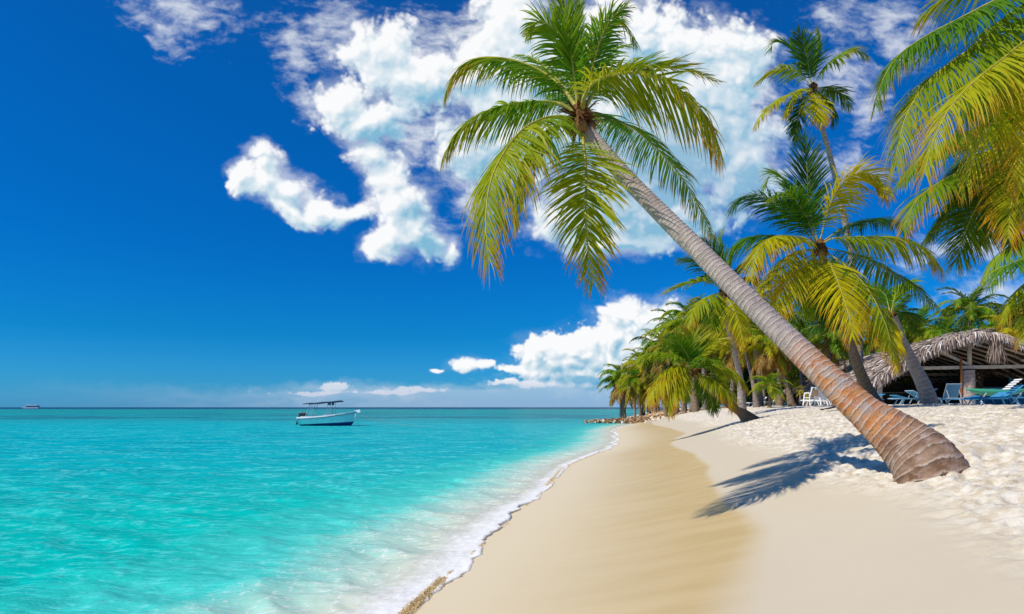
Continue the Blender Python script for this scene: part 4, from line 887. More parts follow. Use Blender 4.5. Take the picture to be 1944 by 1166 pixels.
for k, (px, py, D, wp, hp, lab) in enumerate([
 (1580,600,74,120,90,'dark broadleaved tree seen through the fronds of the golden palm'),(1890,612,80,130,66,'dark broadleaved tree behind the roof, right of the lone palm'),
 (1765,635,90,120,60,'dark broadleaved tree far behind the top of the roof'),(1480,655,86,130,100,'dark broadleaved tree behind the middle of the great trunk'),
 (1400,680,84,110,90,'dark broadleaved tree behind the thin trunks of the grove'),(1330,690,88,110,90,'dark broadleaved tree behind the small leaning palm crown'),
 (1285,722,92,70,50,'low dark tree behind the seaward palms'),(1960,600,86,110,80,'dark broadleaved tree at the right edge over the roof'),
 (1660,665,88,130,80,'dark broadleaved tree behind the thatched roof'),(1540,690,84,110,90,'dark broadleaved tree above the round thatched parasol')]):
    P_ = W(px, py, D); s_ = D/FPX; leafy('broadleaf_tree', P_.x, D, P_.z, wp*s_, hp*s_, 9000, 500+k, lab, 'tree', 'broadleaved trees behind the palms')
for k in range(26):
    px = 1195+k*30.5+rs.uniform(-8, 8); D = 78+rs.uniform(-6, 10); 
    if 1600 < px: D = rs.uniform(66, 76)
    if px < 1290: continue
    P_ = W(px, 752+rs.uniform(-5, 3), D); s_ = D/FPX
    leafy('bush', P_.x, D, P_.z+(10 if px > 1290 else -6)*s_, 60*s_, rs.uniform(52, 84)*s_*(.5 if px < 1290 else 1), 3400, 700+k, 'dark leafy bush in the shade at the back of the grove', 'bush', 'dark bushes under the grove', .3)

for k in range(13):
    px = 1300+k*24+rs.uniform(-6, 6); D = rs.uniform(64, 70); P_ = W(px, 715+rs.uniform(-8, 8), D); s_ = D/FPX
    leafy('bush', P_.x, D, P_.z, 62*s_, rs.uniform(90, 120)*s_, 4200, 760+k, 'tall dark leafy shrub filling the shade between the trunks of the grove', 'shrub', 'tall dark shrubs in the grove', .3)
# ------------------------------------------------------------------ rock spit
M_ROCK = simple('weathered coral rock', (.44, .28, .14), .9, .15, .45, 6, .7)
M_ROCKL = simple('bleached coral rock', (.62, .55, .45), .9, .15, .25, 8, .6)
M_ROCKD = simple('dark wet rock', (.22, .135, .075), .8, .3, .45, 8, .7)
RK = [ico('rock', 1.0, 20+k, 1, (1, .8, .62), .9) for k in range(6)]; RKM = []
for k in range(6):
    for j, m in enumerate((M_ROCK, M_ROCKD, M_ROCKL)):
        me = RK[k].copy(); me.name = 'rock'; me.materials.clear(); me.materials.append(m); me.shade_flat(); RKM.append(me)
def spit():
    n, m = 120, 26; V = []
    for i in range(n):
        t = i/(n-1); px = 1104+t*176; D = 74.5-t*4
        for j in range(m):
            v = j/(m-1)*2-1; y = D+v*2.6; x = (px-972)/FPX*D; h = (.10+.80*min(1, t*1.2))*(1-v*v)*(.55+.9*float(fbm(x*1.9, y*1.9, 4, .6)))*min(1, t*14)*(1-max(0, t-.85)*4); V.append((x, y, max(gz(x, y), -.15)-.12+h))
    me = np_mesh('rock_spit', V, grid_quads(n, m), np.ones((n*m, 4))); tag(link('rock_spit', me, M_ROCK), 'low spit of rubble running out from the point into the sea', kind='structure')
spit()
rs = random.Random(3)
for k in range(330):
    if k < 262:
        t = rs.random()**.85; px = 1104+t*176; D = 74.5-t*4; v = rs.uniform(-1, .5); D += v*2.3; env = (.10+.80*min(1, t*1.2))*(1-v*v)*(1-max(0, t-.85)*4); hgt = env*rs.uniform(.45, .95); r = rs.uniform(.13, .27)*(.8+.4*t); mi = rs.choice((0, 0, 1, 1, 2) if t < .6 else (0, 0, 1, 2))
        lab = 'brown weathered rock in the low spit running out into the sea'; grp = 'rocks of the spit'
    else:
        t = rs.random(); px = 1225+t*115; D = 60+rs.uniform(-4, 8); hgt = 0; r = rs.uniform(.10, .24); mi = rs.choice((0, 2, 2, 2)); lab = 'pale loose stone on the bank between the spit and the grove'; grp = 'pale stones on the bank'
    x = (px-972)/FPX*D; o = link('rock', RKM[rs.randrange(6)*3+mi]); o.location = (x, D, max(gz(x, D), 0)+hgt+r*.2); o.scale = (r, r, r*.9); o.rotation_euler = (rs.random(), rs.random(), rs.uniform(0, 6.28))
    tag(o, lab, 'rock', grp)

# driftwood and seaweed
M_DRIFT = simple('dark driftwood', (.09, .06, .045), .9, .15, .4, 12, .5)
h0 = hit(1567, 779); mb = MB()
for a, b, w_ in [((0,0,.03),(.35,.1,.10),.05),((.35,.1,.10),(.8,.1,.06),.04),((.3,.1,.1),(.5,.3,.28),.025),((.1,0,.04),(-.2,-.15,.02),.04)]: mb.bar(a, b, w_, n=6)
o = mb.build('driftwood', M_DRIFT); o.location = h0; o.scale = (1.3,)*3; tag(o, 'dark forked twig of driftwood lying on the bright sand left of the trunk', 'driftwood')

# ------------------------------------------------------------------ thatched hut
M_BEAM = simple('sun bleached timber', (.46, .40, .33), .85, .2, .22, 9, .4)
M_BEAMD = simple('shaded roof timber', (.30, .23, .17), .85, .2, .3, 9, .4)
M_POST = simple('grey palm post bark', (.42, .38, .35), .9, .15, .4, 12, .6)
def thatch_mat(name, c0, c1, c2):
    m, nt, out = material(name); a = nt.xyz(nt.attr('tone')['Color']); n = nt.noise(nt.obj(), 16, 4, .6)
    c = nt.mix(nt.ss(nt.math('ADD', nt.math('MULTIPLY', a[0], .8), nt.math('MULTIPLY', n, .3)), .2, .95), c0, c1); c = nt.mix(nt.ss(a[0], .86, .93), c, c2)
    principled(nt, out, c, .9, .15); return m
M_THATCH = thatch_mat('weathered palm thatch', (.27, .20, .16), (.56, .47, .41), (.78, .69, .61))
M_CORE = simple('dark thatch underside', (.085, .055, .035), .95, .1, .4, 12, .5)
def thatch_sheet(P00, P10, P01, P11, rows, percol, seed, L=.8, wd=.11, sag=.0, out=Vector((0,0,1)), fringe=1.0):
    """shingled straws on the sheet P(u,v): u along the ridge, v from ridge (0) down to eave (1)"""
    rs = np.random.RandomState(seed); V = []; C = []
    P00, P10, P01, P11 = map(np.array, (P00, P10, P01, P11)); n = rows*percol
    v = np.repeat(np.arange(rows)/rows, percol)+rs.rand(n)/rows*1.2; v = np.clip(v, 0, 1.0); u = rs.rand(n)
    def S(u, v): u = u[:, None]; v = v[:, None]; return (P00*(1-u)+P10*u)*(1-v)+(P01*(1-u)+P11*u)*v
    p = S(u, v); dn = norm(S(u, np.clip(v+.01, 0, 2))-p); al = norm(S(u+.01, v)-S(u, v)); nr = norm(np.cross(al, dn)); nr = np.where((nr@np.array(out))[:, None] < 0, -nr, nr)
    p = p+nr*(.03+.14*rs.rand(n))[:, None]; l = L*rs.uniform(.45, 1.25, n)*np.where(v > .92, fringe, 1)
    d1 = norm(dn+al*rs.randn(n)[:, None]*.30+nr*rs.uniform(-.05, .22, n)[:, None]); d2 = norm(d1+np.array([0, 0, -.7])*rs.rand(n)[:, None]+al*rs.randn(n)[:, None]*.2)
    sd = norm(np.cross(d1, nr+.8*rs.randn(n, 3)))*wd*rs.uniform(.3, 1, n)[:, None]/2
    a = p; b = p+d1*l[:, None]*.55; c = b+d2*l[:, None]*.45; tn = rs.rand(n)
    VV = np.stack([a-sd, a+sd, b-sd, b+sd, c-sd*.15, c+sd*.15], 1).reshape(-1, 3); i = np.arange(n)[:, None]*6
    F = np.concatenate([i+[0, 1, 3, 2], i+[2, 3, 5, 4]]); return VV, F, np.repeat(np.stack([tn, tn, tn, tn*0+1], -1), 6, 0)
def join_sheets(name, sheets, mat, parent):
    V = []; F = []; C = []; b = 0
    for v, f, c in sheets: V.append(v); F.append(f+b); C.append(c); b += len(v)
    return link(name, np_mesh(name, np.concatenate(V), np.concatenate(F), np.concatenate(C)), mat, parent)
def hut():
    f = W(1838, 634, 34); A = Vector((f.x, 34, 0)); Bk = W(1590, 700, 60); Bk = Vector((Bk.x, 60, 0)); ax = (Bk-A).normalized(); L = (Bk-A).length
    rt = Vector((ax.y, -ax.x, 0))                       # towards the right slope
    g = gz(A.x, A.y); zr = f.z-.1; ze = 3.12; hw = 4.5; root = empty('thatched_hut', (A.x, A.y, g), 'open sided thatched beach hut on grey posts, its shaggy gable facing the sea', 'hut')
    def q(a, r, z): return A+ax*a+rt*r+Vector((0, 0, z))-Vector(root.location)
    sag = lambda u: -.10*math.sin(math.pi*u)+.12*u
    ridge = [(-.5, zr+.0)]; sh = []; core = MB(); NS = 8
    for k in range(NS):
        u0, u1 = k/NS, (k+1)/NS; a0, a1 = -1.1+u0*(L+1.4), -1.1+u1*(L+1.4); z0, z1 = zr+sag(u0), zr+sag(u1)
        w0 = hw*(1-.10*u0); w1 = hw*(1-.10*u1); e0 = ze+.25*sag(u0)+.15*math.sin(k*1.7); e1 = ze+.25*sag(u1)+.15*math.sin((k+1)*1.7)
        for s_ in (-1, 1):
            pf = lambda w_, z_, e_: [(0, z_), (w_*.20, z_-.10), (w_*.58, z_+(e_-z_)*.58+.38), (w_, e_)]
            q0, q1 = pf(w0, z0, e0), pf(w1, z1, e1)
            segs = [((a0, s_*q0[j][0], q0[j][1]), (a1, s_*q1[j][0], q1[j][1]), (a0, s_*q0[j+1][0], q0[j+1][1]), (a1, s_*q1[j+1][0], q1[j+1][1])) for j in range(3)]
            for j, (p00, p10, p01, p11) in enumerate(segs):
                P4 = [q(*p) for p in (p00, p10, p01, p11)]
                n = int((1050 if s_ < 0 else 500)*(1 if k < 4 else .6))
                sh.append(thatch_sheet(*P4, 3 if j == 0 else 7, n//4, 40+k*7+j*2+(s_ > 0), .42, .075, fringe=1.5 if j == 2 else 1))
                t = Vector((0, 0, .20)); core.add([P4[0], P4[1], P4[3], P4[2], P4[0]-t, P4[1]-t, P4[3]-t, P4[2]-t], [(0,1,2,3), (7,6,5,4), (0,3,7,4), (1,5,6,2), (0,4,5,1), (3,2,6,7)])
        sh.append(thatch_sheet(q(a0, -.35, z0+.05), q(a1, -.35, z1+.05), q(a0, .35, z0+.05), q(a1, .35, z1+.05), 3, 160, 90+k, .42, .075))
    # shaggy bargeboards of straw down the front gable
    for s_ in (-1, 1):
        pr_ = [(0, zr), (hw*.20, zr-.10), (hw*.58, zr+(ze-zr)*.58+.38), (hw, ze)]
        for sd in range(3):
            r0, z0, r1, z1 = s_*pr_[sd][0], pr_[sd][1], s_*pr_[sd+1][0], pr_[sd+1][1]
            rs = np.random.RandomState(sd+10*s_+20); n = (700, 1300, 1500)[sd]; t = rs.rand(n); base = np.array([q(-1.1+rs.uniform(-.15, .45), r0+(r1-r0)*x, z0+(z1-z0)*x+.10) for x in t]); dn = norm(np.array(-ax)*rs.uniform(.1, .7, n)[:, None]+np.array([0, 0, -1.])+rs.randn(n, 3)*.28+np.array(rt)*s_*rs.uniform(0, .6, n)[:, None])
            ln = rs.uniform(.22, .72, n)[:, None]*(1.1 if s_ < 0 else .8); sdv = norm(np.cross(dn, rs.randn(n, 3)))*.024; b = base+dn*ln*.6; c = b+norm(dn+np.array([0, 0, -.8]))*ln*.4
            VV = np.stack([base-sdv, base+sdv, b-sdv, b+sdv, c-sdv*.2, c+sdv*.2], 1).reshape(-1, 3); i = np.arange(n)[:, None]*6; tn = rs.rand(n)**.7
            sh.append((VV, np.concatenate([i+[0, 1, 3, 2], i+[2, 3, 5, 4]]), np.repeat(np.stack([tn, tn, tn, tn*0+1], -1), 6, 0)))
    # a long loose tuft hanging at the gable
    rs = np.random.RandomState(9); n = 160; base = np.array([q(-1.2+rs.uniform(-.1, .2), .75+rs.uniform(-.2, .2), zr-.25+rs.uniform(-.2, .1)) for _ in range(n)]); dn = norm(np.array([0, 0, -1.])+rs.randn(n, 3)*.12); ln = rs.uniform(.7, 1.25, n)[:, None]; sdv = norm(np.cross(dn, rs.randn(n, 3)))*.022
    b = base+dn*ln*.5; c = base+dn*ln; i = np.arange(n)[:, None]*6; tn = rs.rand(n)*.4
    sh.append((np.stack([base-sdv, base+sdv, b-sdv, b+sdv, c-sdv*.2, c+sdv*.2], 1).reshape(-1, 3), np.concatenate([i+[0, 1, 3, 2], i+[2, 3, 5, 4]]), np.repeat(np.stack([tn, tn, tn, tn*0+1], -1), 6, 0)))
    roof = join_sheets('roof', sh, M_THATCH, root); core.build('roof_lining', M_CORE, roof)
    # rafters, on the underside of both slopes
    for s_ in (-1, 1):
        for k in range(26 if s_ > 0 else 20):
            a = -.7+k*(L+.4)/26; u = (a+1.1)/(L+1.4); zt = zr+sag(u)-.22; em = ze+.25*sag(u); mm = .5*(zr+sag(u)+em)+.02
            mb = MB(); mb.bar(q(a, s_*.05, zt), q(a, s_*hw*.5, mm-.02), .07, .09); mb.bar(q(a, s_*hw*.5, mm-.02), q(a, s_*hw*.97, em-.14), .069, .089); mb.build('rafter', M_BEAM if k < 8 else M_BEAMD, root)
    zb = 1.7+(773-699)/FPX*34
    MB().bar(q(-.15, -hw*.95, zb), q(-.15, hw*1.05, zb+.06), .16, .22).build('tie_beam', M_BEAM, root)
    for a in (6, 12.5, 19): MB().bar(q(a, -hw*.93, zb-.05), q(a, hw*.93, zb-.05), .14, .18).build('tie_beam', M_BEAMD, root)
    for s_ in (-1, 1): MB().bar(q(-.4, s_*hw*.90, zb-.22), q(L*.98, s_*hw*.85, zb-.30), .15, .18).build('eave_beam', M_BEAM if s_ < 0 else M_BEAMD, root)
    MB().bar(q(-.6, 0, zr-.42), q(L, 0, zr-.80), .12, .16).build('ridge_beam', M_BEAMD, root)
    MB().bar(q(-.15, 0, zb+.1), q(-.15, 0, zr-.2), .20, n=10).build('king_post', M_BEAM, root, True)
    MB().bar(q(-.12, -.05, zb+.18), q(-.12, -1.35, zr-.75), .12).build('brace', M_BEAM, root)
    MB().bar(q(-.12, hw*.86, zb-.8), q(-.12, hw*.6, zb-.05), .10).build('brace', M_BEAM, root)
    MB().bar(q(-.12, -hw*.90, zb-.85), q(-.12, -hw*.62, zb-.06), .10).build('brace', M_BEAM, root)
    MB().bar(q(-.12, hw*.5, zr-1.25), q(-.12, hw*.95, zb-.02), .10).build('brace', M_BEAM, root)
    gl = lambda a, r: gz(*(A+ax*a+rt*r).xy)
    def post(a, r, rad, mat=M_POST, top=zb-.11):
        p0 = q(a, r, gl(a, r)-.1); p1 = q(a, r, top)
        o = link('post', trunk_mesh('post', [p0, p0.lerp(p1, .35), p0.lerp(p1, .7), p1], [rad*1.12, rad, rad*.95, rad*.9], (.22, .18), 16, .04, 4, int(r*3)), mat, root)
    post(-.15, -.05, .31, M_TRUNKG); post(-.1, -hw*.90, .13); post(-.1, hw*.9, .2)
    for a in (6, 12.5, 19, 25): post(a, -hw*.9, .13, M_TRUNKB); post(a, hw*.9, .14, M_TRUNKB)
    post(6, 0, .13, M_TRUNKB)
    MB().bar(q(-.32, -.43, gl(0, 0)), q(-.32, -.43, zb+.55), .09, n=8).build('pole', simple('orange painted pole', (.50, .16, .04), .6, .3, .2, 8), root, True)
    # bar and store rooms inside
    M_DK = simple('dark stained boards', (.055, .04, .03), .8, .2, .4, 5, .3); M_TEAL = simple('blue green painted boards', (.05, .24, .34), .6, .3, .2, 4)
    rb = root.location.z
    MB().box(q(7.5, -.2, 0)+Vector((0, 0, 2.2)), (.1, 5.4, 1.9), math.atan2(ax.y, ax.x)).build('back_wall', M_DK, root)
    MB().box(q(5.2, -1.6, 0)+Vector((0, 0, 2.05)), (.5, 2.8, .85), math.atan2(ax.y, ax.x)).build('bar_counter', M_DK, root)
    MB().box(q(5.0, -1.6, 0)+Vector((0, 0, 2.52)), (.62, 3.0, .06), math.atan2(ax.y, ax.x)).build('counter_top', M_BEAMD, root)
    return root, q, ax, rt, A, hw, zb
HUT, HQ, HAX, HRT, HA, HHW, HZB = hut()

# ------------------------------------------------------------------ inner bar with its own thatch fringe, at the right
def bar_hut():
    x0, x1, D = W(1856, 0, 36.5).x, W(2040, 0, 36.5).x, 36.5; g = gz((x0+x1)/2, D); root = empty('beach_bar', ((x0+x1)/2, D, g), 'blue beach bar with a thatch fringe under the right side of the roof', 'bar')
    O = Vector(root.location); M_T = simple('sea blue painted board', (.035, .22, .36), .55, .35, .25, 3); MD = simple('very dark interior', (.02, .018, .016), .9, .1)
    w_ = x1-x0
    MB().box((0, 1.2, .55), (w_, .08, 1.1)).build('wall', M_T, root); MB().box((0, 1.5, 1.5), (w_, .06, .9)).build('back_panel', MD, root)
    for k in range(4): MB().box((-w_/2+.1+k*w_/3.2, -.02, .78), (.09, .09, 1.56)).build('post', M_T, root)
    MB().box((0, .1, .95), (w_*.98, .5, .07)).build('counter', M_BEAMD, root)
    sh = [thatch_sheet((-w_/2-.2, .9, 2.05), (w_/2, .9, 2.05), (-w_/2-.2, -.25, 1.62), (w_/2, -.25, 1.62), 5, 150, 5, .42, .07, fringe=1.1)]
    join_sheets('thatch_fringe', sh, thatch_mat('brown thatch fringe', (.13, .07, .04), (.32, .20, .12), (.5, .38, .26)), root)
    # lattice column wound with creeper
    p = W(1846, 0, 34.6).x; gg = gz(p, 34.6); r2 = empty('planter_column', (p, 34.6, gg), 'dark column wrapped in dry creeper just right of the grey post', 'column')
    MB().box((0, 0, .85), (.62, .5, 1.7)).build('core', MD, r2)
    rs = np.random.RandomState(4); n = 900; c = np.stack([rs.uniform(-.34, .34, n), np.full(n, -.27), rs.uniform(0, 1.65, n)], -1)+rs.randn(n, 3)*.02; a = norm(rs.randn(n, 3)); b = norm(np.cross(a, rs.randn(n, 3)))
    V = np.stack([c-a*.05, c-b*.02, c+a*.05, c+b*.02], 1).reshape(-1, 3); tn = np.repeat(rs.rand(n)**2, 4)
    link('creeper', np_mesh('creeper', V, np.arange(4*n).reshape(-1, 4), np.stack([tn, tn, tn, tn*0+1], -1)), thatch_mat('dry creeper', (.05, .03, .02), (.30, .22, .14), (.55, .45, .3)), r2)
bar_hut()

# small round thatched parasol
def parasol(px, py, D, rpx, label):
    t = W(px, py, D); g = gz(t.x, D); root = empty('thatched_parasol', (t.x, D, g), label, 'parasol'); zt = t.z-g; r = rpx/FPX*D
    rs = np.random.RandomState(8); n = 1500; an = rs.uniform(0, 6.28, n); f = rs.rand(n)**.6
    base = np.stack([np.cos(an)*r*f*.9, np.sin(an)*r*f*.9, zt-.75*r*f**1.6], -1); d = norm(np.stack([np.cos(an), np.sin(an), -.5-1.3*f], -1)+rs.randn(n, 3)*.2); l = rs.uniform(.2, .5, n)[:, None]; sd = norm(np.cross(d, rs.randn(n, 3)))*.04
    VV = np.stack([base-sd, base+sd, base+d*l+sd*.3, base+d*l-sd*.3], 1).reshape(-1, 3); tn = np.repeat(rs.rand(n), 4)
    cp = link('canopy', np_mesh('canopy', VV, np.arange(4*n).reshape(-1, 4), np.stack([tn, tn, tn, tn*0+1], -1)), M_THATCH, root)
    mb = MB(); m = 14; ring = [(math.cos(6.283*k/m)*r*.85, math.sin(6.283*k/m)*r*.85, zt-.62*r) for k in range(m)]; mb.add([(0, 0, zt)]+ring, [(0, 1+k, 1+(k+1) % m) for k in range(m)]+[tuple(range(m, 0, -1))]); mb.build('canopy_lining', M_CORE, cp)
    MB().bar((0, 0, -.1), (0, 0, zt-.3), .14, n=10).build('pole', M_BEAMD, root, True)
parasol(1553, 716, 44, 23, 'small round thatched parasol half hidden by the orange part of the great trunk')

# ------------------------------------------------------------------ beach furniture
M_WP = simple('white plastic', (.82, .83, .84), .4, .4); M_BLUE = simple('sea blue sling cloth', (.045, .26, .46), .7, .2, .2, 30); M_BLUEL = simple('pale sun bleached blue cloth', (.14, .34, .50), .7, .2, .2, 30); M_TUBE = simple('grey blue metal tube', (.34, .44, .52), .4, .4); M_TAN = simple('tan towel', (.55, .38, .22), .9, .1)
def lounger(name, loc, rz, back, label, cloth, frame, group, cat='lounger', scale=1.0):
    root = empty(name, loc, label, cat, group, rz, scale); zs = .36
    mb = MB()
    for y in (-.31, .31): mb.bar((-.05, y, zs), (1.95, y, zs), .04, .05)
    for x in (-.05, 1.95): mb.bar((x, -.31, zs), (x, .31, zs), .04, .05)
    mb.build('frame', frame, root)
    MB().box((1.28, 0, zs+.03), (1.28, .56, .025)).build('seat', cloth, root)
    a = R(back); e = Vector((.62-math.cos(a)*.78, 0, zs+.03+math.sin(a)*.78)); s0 = Vector((.62, 0, zs+.03)); M_ = MB(); d = (e-s0).normalized(); n = Vector((-d.z, 0, d.x))*.014
    M_.add([s0+Vector((0, y, 0))+n*k for k in (-1, 1) for y in (-.29, .29)]+[e+Vector((0, y, 0))+n*k for k in (-1, 1) for y in (-.29, .29)], [(0,1,5,4), (2,6,7,3), (0,4,6,2), (1,3,7,5), (4,5,7,6), (0,2,3,1)])
    b = M_.build('backrest', cloth, root)
    fr = MB()
    for y in (-.31, .31): fr.bar(s0+Vector((0, y, 0)), e+Vector((0, y, 0)), .035)
    fr.bar(e+Vector((0, -.33, 0)), e+Vector((0, .33, 0)), .035); fr.build('backrest_frame', frame, b)
    pr = MB()
    for y in (-.27, .27): pr.bar(s0.lerp(e, .6)+Vector((0, y, 0)), (.08, y, zs), .025)
    pr.build('prop', frame, root)
    for (x0, x1) in ((.35, .15), (1.5, 1.72)):
        for y in (-.31, .31): MB().bar((x0, y, zs-.02), (x1, y, .0), .04).build('leg', frame, root)
    return root
def place(px, D): x = (px-972)/FPX*D; return Vector((x, D, gz(x, D)+.0))
BL = [(1668,27,190,18,'blue lounger nearest the great trunk, lying almost flat, under the hanging thatch',M_BLUE,M_BLUE),
 (1728,28.5,8,30,'blue lounger at the foot of the thick grey trunk, white legs crossed on the sand',M_BLUE,M_TUBE),
 (1772,26,172,34,'blue lounger with a pointed raised head beside the thick grey trunk',M_BLUE,M_TUBE),
 (1815,25.5,80,58,'pale blue lounger with its broad back upright before the grey post',M_BLUEL,M_TUBE),
 (1850,29,178,12,'flat blue lounger at the foot of the dark creeper column',M_BLUE,M_BLUE),
 (1905,27,186,24,'blue lounger with dark sling low on the sand left of the white striped one',M_BLUE,M_BLUE),
 (1938,24,168,42,'blue lounger at the right edge with a raised back draped with a white striped towel',M_BLUE,M_BLUE),
 (1700,31,5,14,'flat dark blue lounger behind, left of the thick grey trunk',M_BLUE,M_BLUE)]
for px, D, rz, bk, lab, cl, fr in BL: lounger('beach_lounger', place(px, D), R(rz), bk, lab, cl, fr, 'blue loungers by the hut', scale=.78)
WL = [(1452,56,200,40,'white lounger with raised back left of the thin leaning trunks'),(1444,57,200,36,'white lounger tucked behind the leftmost white one'),(1482,54,200,42,'white lounger at the foot of the golden leaning palm')]
for px, D, rz, bk, lab in WL: lounger('beach_lounger', place(px, D), R(rz), bk, lab, M_WP, M_WP, 'white loungers by the grove', scale=.9)
for k in range(6): lounger('beach_lounger', place(1567+k*6.0, 38.5+k*.9), R(104), 80, 'white lounger with upright back in the close row right of the white chair', M_WP, M_WP, 'row of white loungers', scale=.92)
# white plastic arm chair seen from behind
def chair(loc, rz):
    root = empty('plastic_chair', loc, 'white plastic armchair with a tan pad, turned away, left of the row of loungers', 'chair', None, rz, 1.05)
    MB().add([(-.27,-.22,.42),(.27,-.22,.42),(.24,.24,.42),(-.24,.24,.42),(-.27,-.22,.38),(.27,-.22,.38),(.24,.24,.38),(-.24,.24,.38)], [(0,1,2,3),(7,6,5,4),(0,4,5,1),(1,5,6,2),(2,6,7,3),(3,7,4,0)]).build('seat', M_WP, root)
    b = MB(); b.bar((-.25,-.24,.42), (-.19,-.36,.92), .05); b.bar((.25,-.24,.42), (.19,-.36,.92), .05); b.bar((-.21,-.36,.92), (.21,-.36,.92), .05, .16); b.build('backrest', M_WP, root)
    MB().add([(-.20,-.26,.46),(.20,-.26,.46),(.16,-.335,.82),(-.16,-.335,.82),(-.20,-.29,.46),(.20,-.29,.46),(.16,-.365,.82),(-.16,-.365,.82)], [(0,1,2,3),(7,6,5,4),(0,4,5,1),(1,5,6,2),(2,6,7,3),(3,7,4,0)]).build('pad', M_TAN, root)
    for x in (-.29, .29):
        a = MB(); a.bar((x,-.24,.66), (x*1.03,.20,.64), .05); a.build('armrest', M_WP, root)
        for y0, y1 in ((-.24,-.34), (.20,.28)): MB().bar((x*.98, y0, .64), (x*1.1, y1, 0), .055, .04).build('leg', M_WP, root)
chair(place(1541, 38)+Vector((0, 0, .05)), R(8))
# green boat-shaped float and things by the bar
M_GRN = simple('sea green plastic', (.05, .34, .20), .45, .4)
def kayak(loc, rz):
    root = empty('kayak', loc, 'sea green kayak resting across a low stand in front of the beach bar', 'kayak', None, rz)
    n = 16; m = 10; V = []
    for i in range(n):
        t = i/(n-1)*2-1; w_ = .36*(1-abs(t)**2.6)+.015; h = .17*(1-abs(t)**3)+.02; zc = .62+.12*t*t
        for j in range(m): a = 2*math.pi*j/m; V.append((t*1.45, math.cos(a)*w_, zc+math.sin(a)*h*(1 if math.sin(a) < 0 else .6)))
    mb = MB(); mb.add(V, [tuple(x) for x in grid_quads(n, m, True).tolist()]+[tuple(range(m))[::-1], tuple((n-1)*m+j for j in range(m))]); hu = mb.build('hull', M_GRN, root, True)
    MB().box((.1, 0, .735), (.8, .34, .02)).build('cockpit', M_BLUE, hu)
    for x in (-.8, .8):
        s_ = MB(); s_.bar((x, -.3, 0), (x, .3, .55), .05); s_.bar((x+.06, .3, 0), (x+.06, -.3, .55), .05); s_.build('stand', M_TUBE, root)
kayak(place(1893, 30), R(4))
M_WT = simple('white cotton', (.78, .78, .76), .9, .1); P7 = place(1938, 24)
def towel():
    a = R(42); L0 = Vector((.62, 0, .41)); rz = R(168); mb = MB()
    for k in range(5):
        f = .30+.15*k; c = Vector((.62-math.cos(a)*.78*f, 0, .41+math.sin(a)*.78*f+.03)); Mx = Matrix.Rotation(rz, 4, 'Z') @ Matrix.Rotation(a, 4, 'Y')
        mb.box(P7+(Matrix.Rotation(rz, 4, 'Z') @ c), (.075, .5, .02), M=Mx.to_3x3())
    tag(mb.build('towel', M_WT), 'white striped towel over the raised back of the right edge lounger', 'towel')
towel()
# small pale stones along the edge of the furniture
rs = random.Random(8)
for k in range(46):
    px = rs.uniform(1690, 1870); D = rs.uniform(23, 25.5); p = place(px, D); r = rs.uniform(.035, .08); o = link('stone', RKM[rs.randrange(6)*3+2]); o.location = p+Vector((0, 0, r*.3)); o.scale = (r*1.3, r, r); o.rotation_euler = (0, 0, rs.uniform(0, 6)); tag(o, 'small white stone on the sand under the blue loungers', 'stone', 'white stones under the loungers')

